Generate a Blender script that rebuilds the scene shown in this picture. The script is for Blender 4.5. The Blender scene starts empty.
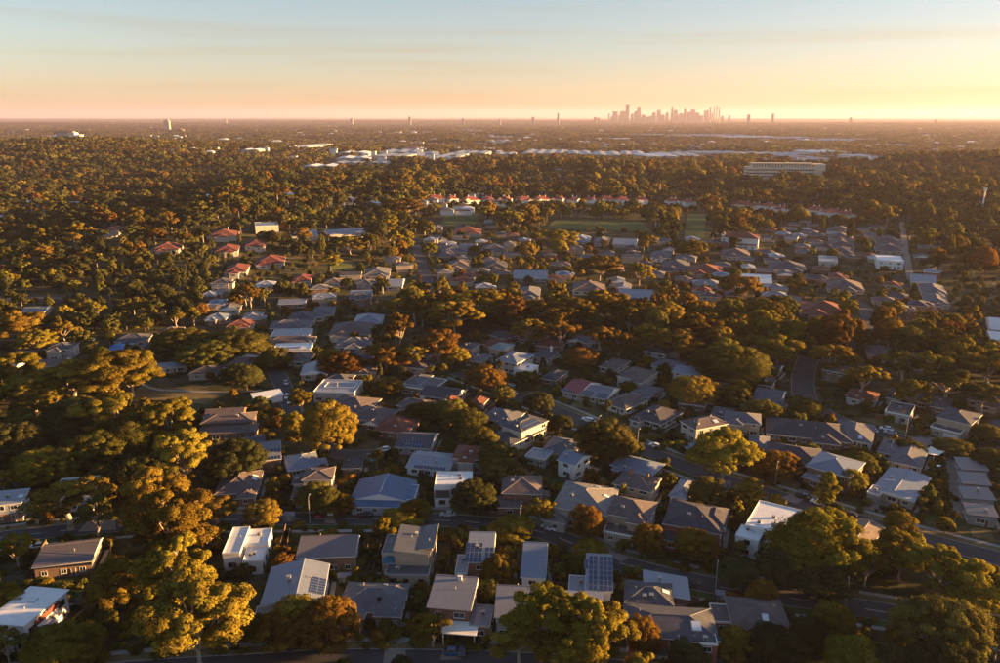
import bpy, bmesh, math, random
import numpy as np
from mathutils import Vector, Matrix, Quaternion, noise

R = math.radians
random.seed(7)
sc = bpy.context.scene
col = sc.collection

# ------------------------------------------------------------------ camera
CAM_H, PITCH, FPX = 110.0, 15.45, 778.0          # drone height, tilt down, focal length for a 1000 px wide frame
cam = bpy.data.cameras.new('camera'); camo = bpy.data.objects.new('camera', cam); col.objects.link(camo)
camo.location = (0, 0, CAM_H); camo.rotation_euler = (R(90 - PITCH), 0, 0)
cam.sensor_width = 36.0; cam.lens = 36.0 * FPX / 1000.0; cam.clip_start = 1.0; cam.clip_end = 120000.0
sc.camera = camo

# ------------------------------------------------------------------ sky, sun, exposure
SUN_EL, SUN_AZ = 6.3, 86.0                        # low sun, to the right and ahead
w = bpy.data.worlds.new("World"); sc.world = w; w.use_nodes = True
nt = w.node_tree
sky = nt.nodes.new('ShaderNodeTexSky'); sky.sky_type = 'NISHITA'; sky.sun_disc = False
sky.sun_elevation = R(SUN_EL); sky.sun_rotation = R(SUN_AZ)
sky.air_density = 1.0; sky.dust_density = 0.6; sky.ozone_density = 3.2; sky.altitude = 100
gam = nt.nodes.new('ShaderNodeGamma'); gam.inputs[1].default_value = 0.84
nt.links.new(sky.outputs[0], gam.inputs[0])
# faint streaks of high cirrus, laid out by direction over the whole sky
tc = nt.nodes.new('ShaderNodeTexCoord'); mp = nt.nodes.new('ShaderNodeMapping')
mp.inputs['Scale'].default_value = (1.0, 1.0, 34.0); mp.inputs['Rotation'].default_value = (R(3), R(-4), 0)
nz = nt.nodes.new('ShaderNodeTexNoise'); nz.inputs['Scale'].default_value = 1.6; nz.inputs['Detail'].default_value = 5
rp = nt.nodes.new('ShaderNodeMapRange'); rp.inputs[1].default_value = 0.54; rp.inputs[2].default_value = 0.76
rp.inputs[3].default_value = 0.0; rp.inputs[4].default_value = 0.75
mx = nt.nodes.new('ShaderNodeMix'); mx.data_type = 'RGBA'; mx.blend_type = 'MULTIPLY'
mx.inputs['B'].default_value = (1.0, 0.80, 0.62, 1)
nt.links.new(tc.outputs['Generated'], mp.inputs[0]); nt.links.new(mp.outputs[0], nz.inputs['Vector'])
nt.links.new(nz.outputs[0], rp.inputs[0]); nt.links.new(rp.outputs[0], mx.inputs['Factor'])
nt.links.new(gam.outputs[0], mx.inputs['A'])
wb = nt.nodes.new('ShaderNodeMix'); wb.data_type = 'RGBA'; wb.blend_type = 'MULTIPLY'; wb.inputs['Factor'].default_value = 1
wb.inputs['B'].default_value = (1.20, 0.96, 0.87, 1); nt.links.new(mx.outputs['Result'], wb.inputs['A'])     # evening white balance
bg = nt.nodes['Background']; bg.inputs[1].default_value = 0.061
nt.links.new(wb.outputs['Result'], bg.inputs[0])

sunv = Vector((math.sin(R(SUN_AZ)) * math.cos(R(SUN_EL)), math.cos(R(SUN_AZ)) * math.cos(R(SUN_EL)), math.sin(R(SUN_EL))))
sl = bpy.data.lights.new('sun', 'SUN'); sl.energy = 5.0; sl.angle = R(0.53); sl.color = (1.0, 0.55, 0.18)
so = bpy.data.objects.new('sun', sl); col.objects.link(so)
so.rotation_euler = sunv.to_track_quat('Z', 'Y').to_euler(); so.location = sunv * 600

vs = sc.view_settings
vs.view_transform = 'Standard'; vs.look = 'None'; vs.gamma = 1.0; vs.use_curve_mapping = False
vs.exposure = 2.62
sc.render.engine = 'CYCLES'
sc.cycles.max_bounces = 5; sc.cycles.diffuse_bounces = 3; sc.cycles.glossy_bounces = 2; sc.cycles.transmission_bounces = 3
sc.cycles.transparent_max_bounces = 4; sc.cycles.volume_bounces = 0
sc.cycles.use_denoising = True
sc.cycles.sample_clamp_indirect = 4.0

# ------------------------------------------------------------------ places: pixel of the photograph -> point on the ground
_c, _s = math.cos(R(PITCH)), math.sin(R(PITCH))
def smooth(a, b, t):
    t = min(1, max(0, (t - a) / (b - a))); return t * t * (3 - 2 * t)
def gauss(x, y, cx, cy, sx, sy): return math.exp(-((x - cx) / sx) ** 2 - ((y - cy) / sy) ** 2)
def terrain(x, y):
    h = 46 * gauss(x, y, -1000, 1900, 560, 560) + 30 * gauss(x, y, 1050, 1500, 520, 480) + 24 * gauss(x, y, -270, 880, 140, 360)
    f = smooth(420, 900, math.hypot(x, y))
    h += f * (5 * math.sin(x / 210 + 1.3) * math.cos(y / 260) + 3 * math.sin((x + y) / 120))
    h += 20 * smooth(5000, 12000, y) * math.sin(x / 2500 + 2) * math.sin(y / 2100)
    return h * smooth(250, 620, math.hypot(x, y))
def ray(px, py):
    dx, dy = (px - 500) / FPX, (331.5 - py) / FPX
    return Vector((dx, _c + dy * _s, -_s + dy * _c))
def G(px, py, above=0.0):
    """ground point seen at a pixel, or the point 'above' metres over the ground"""
    d = ray(px, py); t = 60.0
    if d.z > -0.0005: t = 15000.0
    else:
        for i in range(4000):
            p = d * t
            if CAM_H + p.z <= terrain(p.x, p.y) + above: break
            t *= 1.006
        lo, hi = t / 1.006, t
        for i in range(12):
            m = (lo + hi) / 2; p = d * m
            if CAM_H + p.z <= terrain(p.x, p.y) + above: hi = m
            else: lo = m
        t = hi
    p = d * t
    return Vector((p.x, p.y, terrain(p.x, p.y)))
def P(x, y, z):
    """world -> photograph pixel"""
    z -= CAM_H; dep = y * _c - z * _s
    if dep < 1: return (-999, -999, dep)
    return (500 + FPX * x / dep, 331.5 - FPX * (y * _s + z * _c) / dep, dep)

# ------------------------------------------------------------------ objects
def tag(o, label=None, cat=None, group=None, kind=None):
    if label: o['label'] = label
    if cat: o['category'] = cat
    if group: o['group'] = group
    if kind: o['kind'] = kind
    return o
def link(name, data, parent=None, loc=None, rot=None, scale=None):
    o = bpy.data.objects.new(name, data); col.objects.link(o)
    if parent is not None: o.parent = parent
    if loc is not None: o.location = loc
    if rot is not None: o.rotation_euler = rot
    if scale is not None: o.scale = scale
    return o
def empty(name, loc, rz=0.0):
    o = link(name, None, None, loc, (0, 0, rz)); o.empty_display_size = 0.5; return o
class MB:
    """collects polygons, each with a material slot"""
    def __init__(s): s.v, s.f, s.m = [], [], []
    def poly(s, pts, m=0):
        b = len(s.v); s.v += [tuple(p) for p in pts]; s.f.append(tuple(range(b, b + len(pts)))); s.m.append(m)
    def box(s, x0, x1, y0, y1, z0, z1, m=0, bottom=True):
        p = [(x0,y0,z0),(x1,y0,z0),(x1,y1,z0),(x0,y1,z0),(x0,y0,z1),(x1,y0,z1),(x1,y1,z1),(x0,y1,z1)]
        b = len(s.v); s.v += p
        fs = [(4,5,6,7),(0,1,5,4),(1,2,6,5),(2,3,7,6),(3,0,4,7)] + ([(3,2,1,0)] if bottom else [])
        for f in fs: s.f.append(tuple(b + i for i in f)); s.m.append(m)
    def tube(s, pts, rad, n=6, m=0, cap=True):
        pts = [Vector(p) for p in pts]; rings = []
        for i, p in enumerate(pts):
            t = (pts[min(i + 1, len(pts) - 1)] - pts[max(i - 1, 0)]).normalized()
            a = t.orthogonal().normalized(); c = t.cross(a); b = len(s.v)
            for k in range(n):
                th = 2 * math.pi * k / n
                s.v.append(tuple(p + (a * math.cos(th) + c * math.sin(th)) * rad[i]))
            rings.append(b)
        for i in range(len(rings) - 1):
            for k in range(n):
                k2 = (k + 1) % n
                s.f.append((rings[i] + k, rings[i] + k2, rings[i + 1] + k2, rings[i + 1] + k)); s.m.append(m)
        if cap:
            s.f.append(tuple(rings[-1] + k for k in range(n))); s.m.append(m)
    def mesh(s, name, mats):
        me = bpy.data.meshes.new(name); me.from_pydata(s.v, [], s.f)
        for mt in (mats if isinstance(mats, (list, tuple)) else [mats]): me.materials.append(mt)
        me.polygons.foreach_set('material_index', s.m)
        me.polygons.foreach_set('use_smooth', [False] * len(s.f)); me.update()
        return me
    def build(s, name, mats, parent=None, **k): return link(name, s.mesh(name, mats), parent, **k)

# ------------------------------------------------------------------ materials
M = {}
def mat(name, color, rough=0.8, spec=0.3, metal=0.0, var=0.12, vscale=0.6, bump=None, objvar=0.0, stains=0.0):
    """principled surface with soft noise variation; bump = ('wave', scale) for roof ribs, ('rows', scale) for tile courses, ('noise', scale)"""
    m = bpy.data.materials.new(name); m.use_nodes = True; t = m.node_tree; N = t.nodes; L = t.links
    b = N['Principled BSDF']; b.inputs['Roughness'].default_value = rough; b.inputs['Metallic'].default_value = metal
    b.inputs['Specular IOR Level'].default_value = spec
    co = N.new('ShaderNodeTexCoord'); n = N.new('ShaderNodeTexNoise'); n.inputs['Scale'].default_value = vscale; n.inputs['Detail'].default_value = 6
    L.new(co.outputs['Object'], n.inputs['Vector'])
    hsv = N.new('ShaderNodeHueSaturation'); hsv.inputs['Color'].default_value = (*color, 1)
    mr = N.new('ShaderNodeMapRange'); mr.inputs[1].default_value = 0.3; mr.inputs[2].default_value = 0.7
    mr.inputs[3].default_value = 1 - var; mr.inputs[4].default_value = 1 + var
    L.new(n.outputs[0], mr.inputs[0])
    val = mr.outputs[0]
    if objvar:
        oi = N.new('ShaderNodeObjectInfo'); m2 = N.new('ShaderNodeMapRange'); m2.inputs[3].default_value = 1 - objvar; m2.inputs[4].default_value = 1 + objvar
        L.new(oi.outputs['Random'], m2.inputs[0]); mu = N.new('ShaderNodeMath'); mu.operation = 'MULTIPLY'
        L.new(val, mu.inputs[0]); L.new(m2.outputs[0], mu.inputs[1]); val = mu.outputs[0]
    if stains:
        n2 = N.new('ShaderNodeTexNoise'); n2.inputs['Scale'].default_value = vscale * 5; n2.inputs['Detail'].default_value = 8; n2.inputs['Roughness'].default_value = .7
        L.new(co.outputs['Object'], n2.inputs['Vector']); m3 = N.new('ShaderNodeMapRange'); m3.inputs[1].default_value = .5; m3.inputs[2].default_value = .75
        m3.inputs[3].default_value = 1; m3.inputs[4].default_value = 1 - stains; L.new(n2.outputs[0], m3.inputs[0])
        mu = N.new('ShaderNodeMath'); mu.operation = 'MULTIPLY'; L.new(val, mu.inputs[0]); L.new(m3.outputs[0], mu.inputs[1]); val = mu.outputs[0]
    L.new(val, hsv.inputs['Value']); L.new(hsv.outputs[0], b.inputs['Base Color'])
    if bump:
        kind, s = bump
        if kind == 'noise':
            t2 = N.new('ShaderNodeTexNoise'); t2.inputs['Scale'].default_value = s; t2.inputs['Detail'].default_value = 4
            L.new(co.outputs['Object'], t2.inputs['Vector'])
        else:
            t2 = N.new('ShaderNodeTexWave'); t2.bands_direction = 'X' if kind == 'wave' else 'Z'; t2.inputs['Scale'].default_value = s
            t2.wave_profile = 'SAW' if kind == 'rows' else 'SIN'; t2.inputs['Distortion'].default_value = 0.0 if kind == 'wave' else 0.3
            L.new(co.outputs['Object'], t2.inputs['Vector'])
        bp = N.new('ShaderNodeBump'); bp.inputs['Strength'].default_value = 0.16 if kind == 'wave' else 0.4; bp.inputs['Distance'].default_value = 0.05
        L.new(t2.outputs['Fac'], bp.inputs['Height']); L.new(bp.outputs[0], b.inputs['Normal'])
    M[name] = m; return m

# roofs
TILE = dict(rough=.75, spec=.25, var=.18, vscale=.5, bump=('rows', 1.0), stains=.45)
METAL = dict(rough=.42, spec=.5, var=.07, vscale=.25, bump=('wave', .5), stains=.28)
for nm, c in dict(grey=(.138,.14,.165), brown=(.14,.112,.115), dark=(.072,.068,.086), red=(.19,.07,.05), charcoal=(.095,.097,.118), pale=(.22,.21,.21), tan=(.25,.19,.15), terra=(.16,.05,.042)).items():
    mat('tile_' + nm, tuple(q * .8 for q in c), **TILE)
mat('tile_villa', (.27,.075,.05), **TILE)
for nm, c in dict(bluegrey=(.145,.17,.235), blue=(.04,.09,.19), light=(.20,.22,.27), dark=(.075,.078,.09), white=(.66,.67,.69), brownm=(.135,.117,.125), greym=(.155,.16,.19), brightblue=(.04,.16,.42), maroon=(.22,.045,.05), teal=(.16,.21,.22)).items():
    mat('metal_' + nm, c, **METAL)
# walls
for nm, c in dict(pale=(.40,.37,.34), white=(.70,.68,.66), cream=(.55,.49,.40), tan=(.40,.32,.24), brick=(.24,.13,.09), brown=(.20,.13,.10), grey=(.30,.29,.29), dark=(.10,.09,.09), bluegrey=(.32,.36,.42), redbrick=(.28,.11,.08), maroon=(.16,.05,.045)).items():
    mat('wall_' + nm, c, rough=.85, spec=.2, var=.08, vscale=.7, stains=.2, bump=('noise', 6))
mat('trim_white', (.72,.70,.66), rough=.6, var=.05); mat('trim_dark', (.07,.065,.065), rough=.6, var=.05); mat('trim_brown', (.16,.10,.07), rough=.7, var=.08)
mat('trim_grey', (.34,.33,.33), rough=.6, var=.05)
mat('glass', (.02,.025,.03), rough=.06, spec=.9, var=.0)
mat('skylight', (.55,.60,.66), rough=.08, spec=1.0, var=.0)
mat('solar', (.018,.028,.075), rough=.12, spec=.8, var=.15, vscale=3)
mat('solar_frame', (.45,.46,.48), rough=.4, metal=.6, var=0)
mat('garage_brown', (.22,.10,.05), rough=.6); mat('garage_grey', (.28,.27,.27), rough=.6); mat('garage_white', (.62,.61,.6), rough=.6)
mat('concrete', (.30,.285,.265), rough=.9, stains=.3, vscale=.3); mat('paving', (.24,.20,.17), rough=.9, stains=.35, vscale=.3)
mat('asphalt', (.062,.058,.062), rough=.85, spec=.3, var=.25, vscale=.12, stains=.25, bump=('noise', 8))
mat('paint', (.62,.60,.55), rough=.7, stains=.35, vscale=1.0)
mat('lawn', (.055,.075,.022), rough=.95, spec=.1, var=.4, vscale=.35, stains=.3, bump=('noise', 3))
mat('dry_grass', (.16,.125,.06), rough=.95, spec=.1, var=.3, vscale=.1, stains=.35, bump=('noise', 3))
mat('turf', (.10,.118,.04), rough=.95, spec=.1, var=.2, vscale=.02, bump=('noise', 1))
mat('timber', (.14,.095,.065), rough=.9, var=.25, vscale=1.5, stains=.3)
mat('water', (.03,.22,.42), rough=.05, spec=.8, var=.05)
mat('rubber', (.02,.02,.02), rough=.8); mat('chrome', (.5,.5,.5), rough=.25, metal=1, var=0)
for nm, c in dict(white=(.80,.80,.80), silver=(.42,.43,.45), black=(.025,.025,.03), red=(.35,.02,.02), blue=(.05,.09,.2)).items():
    mat('car_' + nm, c, rough=.22, spec=.7, var=.02)
mat('lamp_red', (.35,.02,.02), rough=.3, var=0); mat('lamp_clear', (.7,.7,.7), rough=.1, var=0)
mat('bark_pale', (.36,.29,.23), rough=.9, var=.3, vscale=.8, stains=.4); mat('bark_dark', (.075,.052,.04), rough=.95, var=.3, vscale=1.0)

def leafmat(name, color, dark=.55, hue=.03, trans=.3):
    m = bpy.data.materials.new(name); m.use_nodes = True; t = m.node_tree; N = t.nodes; L = t.links
    N.remove(N['Principled BSDF']); out = N['Material Output']
    at = N.new('ShaderNodeAttribute'); at.attribute_name = 'tint'
    oi = N.new('ShaderNodeObjectInfo'); hsv = N.new('ShaderNodeHueSaturation'); hsv.inputs['Color'].default_value = (*color, 1)
    a = N.new('ShaderNodeMapRange'); a.inputs[3].default_value = 0.5 - hue; a.inputs[4].default_value = 0.5 + hue
    wn = N.new('ShaderNodeTexWhiteNoise'); wn.noise_dimensions = '1D'; L.new(oi.outputs['Random'], wn.inputs['W'])
    ad = N.new('ShaderNodeMath'); ad.operation = 'MULTIPLY_ADD'; ad.inputs[1].default_value = .45
    L.new(at.outputs['Fac'], ad.inputs[0]); mm = N.new('ShaderNodeMath'); mm.operation = 'MULTIPLY'; mm.inputs[1].default_value = .55
    L.new(wn.outputs['Value'], mm.inputs[0]); L.new(mm.outputs[0], ad.inputs[2]); L.new(ad.outputs[0], a.inputs[0]); L.new(a.outputs[0], hsv.inputs['Hue'])
    v = N.new('ShaderNodeMapRange'); v.inputs[3].default_value = dark; v.inputs[4].default_value = 1.45
    L.new(at.outputs['Fac'], v.inputs[0]); v2 = N.new('ShaderNodeMapRange'); v2.inputs[3].default_value = .7; v2.inputs[4].default_value = 1.3
    L.new(oi.outputs['Random'], v2.inputs[0]); mu = N.new('ShaderNodeMath'); mu.operation = 'MULTIPLY'
    L.new(v.outputs[0], mu.inputs[0]); L.new(v2.outputs[0], mu.inputs[1]); L.new(mu.outputs[0], hsv.inputs['Value'])
    d = N.new('ShaderNodeBsdfDiffuse'); tr = N.new('ShaderNodeBsdfTranslucent'); mx = N.new('ShaderNodeMixShader'); mx.inputs[0].default_value = trans
    L.new(hsv.outputs[0], d.inputs[0]); L.new(hsv.outputs[0], tr.inputs[0]); L.new(d.outputs[0], mx.inputs[1]); L.new(tr.outputs[0], mx.inputs[2])
    L.new(mx.outputs[0], out.inputs['Surface']); M[name] = m; return m
leafmat('leaf_gold', (.192,.142,.022)); leafmat('leaf_green', (.115,.105,.025)); leafmat('leaf_rust', (.17,.095,.020)); leafmat('leaf_dark', (.065,.066,.023)); leafmat('leaf_far', (.115,.092,.030), hue=.05)
leafmat('leaf_lime', (.19,.155,.022))
HAZE = 3.4e-5
# ------------------------------------------------------------------ ground
def ground_material():
    m = bpy.data.materials.new('ground'); m.use_nodes = True; t = m.node_tree; N = t.nodes; L = t.links
    b = N['Principled BSDF']; b.inputs['Roughness'].default_value = .95; b.inputs['Specular IOR Level'].default_value = .1
    co = N.new('ShaderNodeTexCoord')
    def nz(s, d=6):
        n = N.new('ShaderNodeTexNoise'); n.inputs['Scale'].default_value = s; n.inputs['Detail'].default_value = d; n.inputs['Roughness'].default_value = .65
        L.new(co.outputs['Object'], n.inputs['Vector']); return n.outputs[0]
    def ramp(f, stops):
        r = N.new('ShaderNodeValToRGB'); e = r.color_ramp.elements
        e[0].position, e[0].color = stops[0][0], (*stops[0][1], 1); e[1].position, e[1].color = stops[1][0], (*stops[1][1], 1)
        for p, c in stops[2:]:
            q = e.new(p); q.color = (*c, 1)
        L.new(f, r.inputs[0]); return r.outputs[0]
    a = ramp(nz(.09), [(.3, (.032,.036,.014)), (.45, (.055,.058,.022)), (.55, (.095,.082,.045)), (.72, (.15,.125,.085))])
    c = ramp(nz(.6), [(.3, (.45,.45,.42)), (.7, (1.25,1.2,1.1))])
    mx = N.new('ShaderNodeMix'); mx.data_type = 'RGBA'; mx.blend_type = 'MULTIPLY'; mx.inputs['Factor'].default_value = 1
    L.new(a, mx.inputs['A']); L.new(c, mx.inputs['B']); L.new(mx.outputs['Result'], b.inputs['Base Color'])
    bp = N.new('ShaderNodeBump'); bp.inputs['Distance'].default_value = .25; bp.inputs['Strength'].default_value = .7
    L.new(nz(1.2), bp.inputs['Height']); L.new(bp.outputs[0], b.inputs['Normal'])
    return m
M['ground'] = ground_material()
ys = [-600 + 16 * i for i in range(120)]
while ys[-1] < 45000: ys.append(ys[-1] + 16 * 1.04 ** (len(ys) - 119))
NC = 120
gv, gf = [], []
for y in ys:
    hw = 700 + 0.95 * max(y, 0)
    for k in range(NC + 1):
        x = hw * (2 * k / NC - 1); gv.append((x, y, terrain(x, y)))
for j in range(len(ys) - 1):
    for k in range(NC):
        a = j * (NC + 1) + k; gf.append((a, a + 1, a + NC + 2, a + NC + 1))
gm = bpy.data.meshes.new('ground'); gm.from_pydata(gv, [], gf); gm.materials.append(M['ground'])
tag(link('ground', gm), kind='structure')

# ------------------------------------------------------------------ roads
def resample(pts, step):
    out = []
    n = len(pts)
    for i in range(n - 1):
        p0, p1, p2, p3 = pts[max(i-1,0)], pts[i], pts[i+1], pts[min(i+2,n-1)]
        k = max(1, int((p2 - p1).length / step))
        for j in range(k):
            t = j / k
            out.append(0.5 * ((2*p1) + (p2-p0)*t + (2*p0-5*p1+4*p2-p3)*t*t + (3*p1-p0-3*p2+p3)*t**3))
    out.append(pts[-1]); return out
ROADPTS = []            # for keeping trees off: (x, y, half width)
def strip(mb, path, o0, o1, z0, z1, m=0):
    """band between two sideways offsets along a path"""
    prev = None
    for i, p in enumerate(path):
        t = (path[min(i+1, len(path)-1)] - path[max(i-1, 0)]); t.z = 0; t.normalize(); n = Vector((t.y, -t.x, 0))
        a, b = p + n * o0, p + n * o1
        a = (a.x, a.y, terrain(a.x, a.y) + z0); b = (b.x, b.y, terrain(b.x, b.y) + z1)
        if prev: mb.poly([prev[0], prev[1], b, a] if o1 > o0 else [prev[1], prev[0], a, b], m)
        prev = (a, b)
def road(name, px, width, kerb=True, verge=True, dashes=False, z=.03, material='asphalt', sight=True):
    path = resample([G(*p) for p in px], 4.0)
    for p in path: ROADPTS.append((p.x, p.y, width / 2 + (1.5 if kerb else .3), sight))
    h = width / 2
    mb = MB(); strip(mb, path, -h, h, z, z)
    ro = tag(mb.build(name, M[material]), kind='structure')
    if kerb:
        for sgn in (-1, 1):
            k = MB(); strip(k, path, sgn*h, sgn*(h+.18), z+.12, z+.12); strip(k, path, sgn*h, sgn*(h+.012), z-.02, z+.12)
            k.build('kerb', M['concrete'], ro)
            if verge:
                v = MB(); strip(v, path, sgn*(h+.18), sgn*(h+2.6), z+.11, .03); v.build('verge', M['lawn' if sgn > 0 else 'dry_grass'], ro)
                f = MB(); strip(f, path, sgn*(h+2.6), sgn*(h+4.0), .045, .045); f.build('footpath', M['concrete'], ro)
    if dashes:
        i = 1
        while i < len(path) - 1:
            d = MB(); strip(d, path[i:i+2], -.09, .09, z+.006, z+.006); d.build('lane_marking', M['paint'], ro); i += 2
    return ro
road('street', [(-60,546),(60,531),(190,521),(300,519),(400,519),(480,523),(545,533),(620,563),(720,587),(865,609),(1000,632),(1090,650)], 7.0, dashes=True)
road('street', [(455,372),(490,385),(520,397),(560,412),(600,430),(640,448),(700,472),(770,494),(820,509),(870,524),(930,541),(1010,562),(1080,585)], 7.5)
road('street', [(815,408),(850,424),(885,434),(930,445),(970,455),(1020,468)], 6.5, verge=False)
road('street', [(806,404),(803,388),(804,372),(810,356)], 9.0, verge=False)
road('street', [(276,372),(284,388),(291,405),(303,425),(322,446),(345,455),(385,453)], 7.0, verge=False)
road('street', [(414,238),(419,255),(425,275),(432,292)], 9.0, kerb=False, z=.25)
road('street', [(852,300),(864,308),(870,320),(872,334)], 9.0, kerb=False, z=.15)
road('path', [(902,222),(905,245),(908,266),(911,280)], 5.0, kerb=False, z=.3, material='paving')
road('street', [(-40,690),(120,672),(250,664),(340,659),(480,661),(600,668),(800,690)], 6.0)
road('path', [(92,338),(140,383),(185,391),(240,392),(262,390)], 1.6, kerb=False, z=.05, material='concrete')
road('street', [(946,446),(950,470),(953,495),(956,517)], 4.0, kerb=False, verge=False, z=.05, material='paving')
road('street', [(-20,300),(35,299),(85,298)], 14, kerb=False, z=.25)

def patch(name, px, material, z=.02, kind='structure'):
    pts = [G(*p) for p in px]; mb = MB()
    mb.poly([(p.x, p.y, p.z + z) for p in pts]); o = tag(mb.build(name, M[material]), kind=kind)
    return o
def gridpatch(name, px, material, z, n=14):
    """four corners, follows the ground"""
    a, b, c, d = [G(*p) for p in px]; mb = MB()
    def q(u, v):
        p = (a*(1-u)+b*u)*(1-v) + (d*(1-u)+c*u)*v; return (p.x, p.y, terrain(p.x, p.y) + z)
    for i in range(n):
        for j in range(n): mb.poly([q(i/n,j/n), q((i+1)/n,j/n), q((i+1)/n,(j+1)/n), q(i/n,(j+1)/n)])
    for i in range(12):
        for j in range(12): t = q((i+.5)/12, (j+.5)/12); ROADPTS.append((t[0], t[1], 8.0, True))
    return tag(mb.build(name, M[material]), kind='structure')
LAWNS = []
gridpatch('lawn', [(545,229),(652,232),(640,221),(555,220)], 'turf', .4)          # the park
gridpatch('lawn', [(440,226),(475,226),(480,213),(446,212)], 'turf', .4)
gridpatch('lawn', [(684,240),(704,240),(706,214),(688,214)], 'turf', .4)
gridpatch('lawn', [(330,271),(352,271),(352,262),(332,262)], 'turf', .35)
gridpatch('paddock', [(128,398),(205,404),(232,392),(140,386)], 'dry_grass', .02)
# drives and courts
for q in ([(383,663),(406,663),(404,622),(388,622)], [(440,660),(462,660),(460,640),(446,640)], [(800,489),(780,499),(796,504),(816,492)],
          [(906,440),(938,452),(952,446),(925,434)], [(325,523),(336,524),(332,508),(322,508)], [(600,552),(622,562),(634,554),(612,546)],
          [(78,532),(116,530),(116,515),(92,516)], [(862,508),(880,513),(892,503),(874,500)], [(690,560),(702,562),(704,548),(694,546)]):
    patch('driveway', q, 'paving', .055)
patch('lawn', [(843,505),(868,516),(890,519),(873,505)], 'lawn', .02); patch('lawn', [(920,517),(952,531),(975,528),(940,514)], 'lawn', .02)
patch('lawn', [(240,405),(262,404),(268,396),(250,397)], 'lawn', .02); patch('lawn', [(455,372),(483,373),(480,364),(462,364)], 'lawn', .05)
patch('lawn', [(862,420),(905,434),(912,428),(880,418)], 'dry_grass', .025); patch('lawn', [(352,582),(372,582),(372,566),(354,566)], 'lawn', .02)
patch('lawn', [(760,478),(792,490),(806,486),(780,474)], 'dry_grass', .02)
# ------------------------------------------------------------------ houses
def window_mesh(w, h, name):
    mb = MB(); t = .09
    mb.box(-w/2, w/2, -.07, .03, 0, t); mb.box(-w/2, w/2, -.07, .03, h - t, h); mb.box(-w/2, -w/2 + t, -.07, .03, t, h - t); mb.box(w/2 - t, w/2, -.07, .03, t, h - t)
    mb.box(-.035, .035, -.05, .02, t, h - t); mb.box(-w/2 - .08, w/2 + .08, -.15, -.0701, -.06, 0)
    return mb
WIN = {}
def win_data(w, h, frame):
    k = (w, h, frame)
    if k not in WIN:
        p = MB(); p.box(-w/2 + .05, w/2 - .05, -.035, .01, .05, h - .05)
        WIN[k] = (window_mesh(w, h, 'window').mesh('window', M[frame]), p.mesh('pane', M['glass']))
    return WIN[k]
_pm = MB(); _pm.box(-.5, .5, -.82, .82, .08, .12, 1); _pm.box(-.46, .46, -.78, .78, .1201, .126, 0)
PANEL = _pm.mesh('solar_panel', [M['solar'], M['solar_frame']])
_sk = MB(); _sk.box(-.7, .7, -.9, .9, .0, .16, 1); _sk.box(-.6, .6, -.8, .8, .1601, .18, 0)
SKYL = _sk.mesh('skylight', [M['skylight'], M['trim_grey']])
_ac = MB(); _ac.box(-.45, .45, -.35, .35, 0, .7, 0); _ac.box(-.5, .5, -.4, .4, .70, .78, 0); _ac.box(-.3, .3, -.36, -.351, .15, .6, 1)
AIRCON = _ac.mesh('air_conditioner', [M['trim_grey'], M['trim_dark']])
_dm = MB(); _dm.box(-.45, .45, -.06, .02, 0, 2.05, 0); _dm.box(-.52, -.4501, -.09, .02, 0, 2.12, 1); _dm.box(.4501, .52, -.09, .02, 0, 2.12, 1)
DOOR = _dm.mesh('door', [M['trim_brown'], M['trim_white']])
_kn = MB(); _kn.box(.30, .36, -.13, -.0601, .95, 1.08); KNOB = _kn.mesh('handle', M['chrome'])
def garage_mesh(w, key):
    mb = MB(); n = 5
    for i in range(n): mb.box(-w/2, w/2, -.05, .02, i * 2.2 / n + .012, (i + 1) * 2.2 / n - .012)
    mb.box(-w/2 - .12, -w/2 - .005, -.1, .02, 0, 2.32); mb.box(w/2 + .005, w/2 + .12, -.1, .02, 0, 2.32)
    return mb.mesh('garage_door', M[key])
GAR = {}
CAPMAT = {}
def capmat(roof):
    if roof not in CAPMAT:
        c = M[roof].node_tree.nodes['Hue/Saturation/Value' if 'Hue/Saturation/Value' in M[roof].node_tree.nodes else 'Hue Saturation Value'].inputs['Color'].default_value
        CAPMAT[roof] = mat('cap_' + roof, (min(c[0]*1.25, .8), min(c[1]*1.25, .8), min(c[2]*1.25, .8)), rough=.7, var=.15)
    return CAPMAT[roof]

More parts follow.
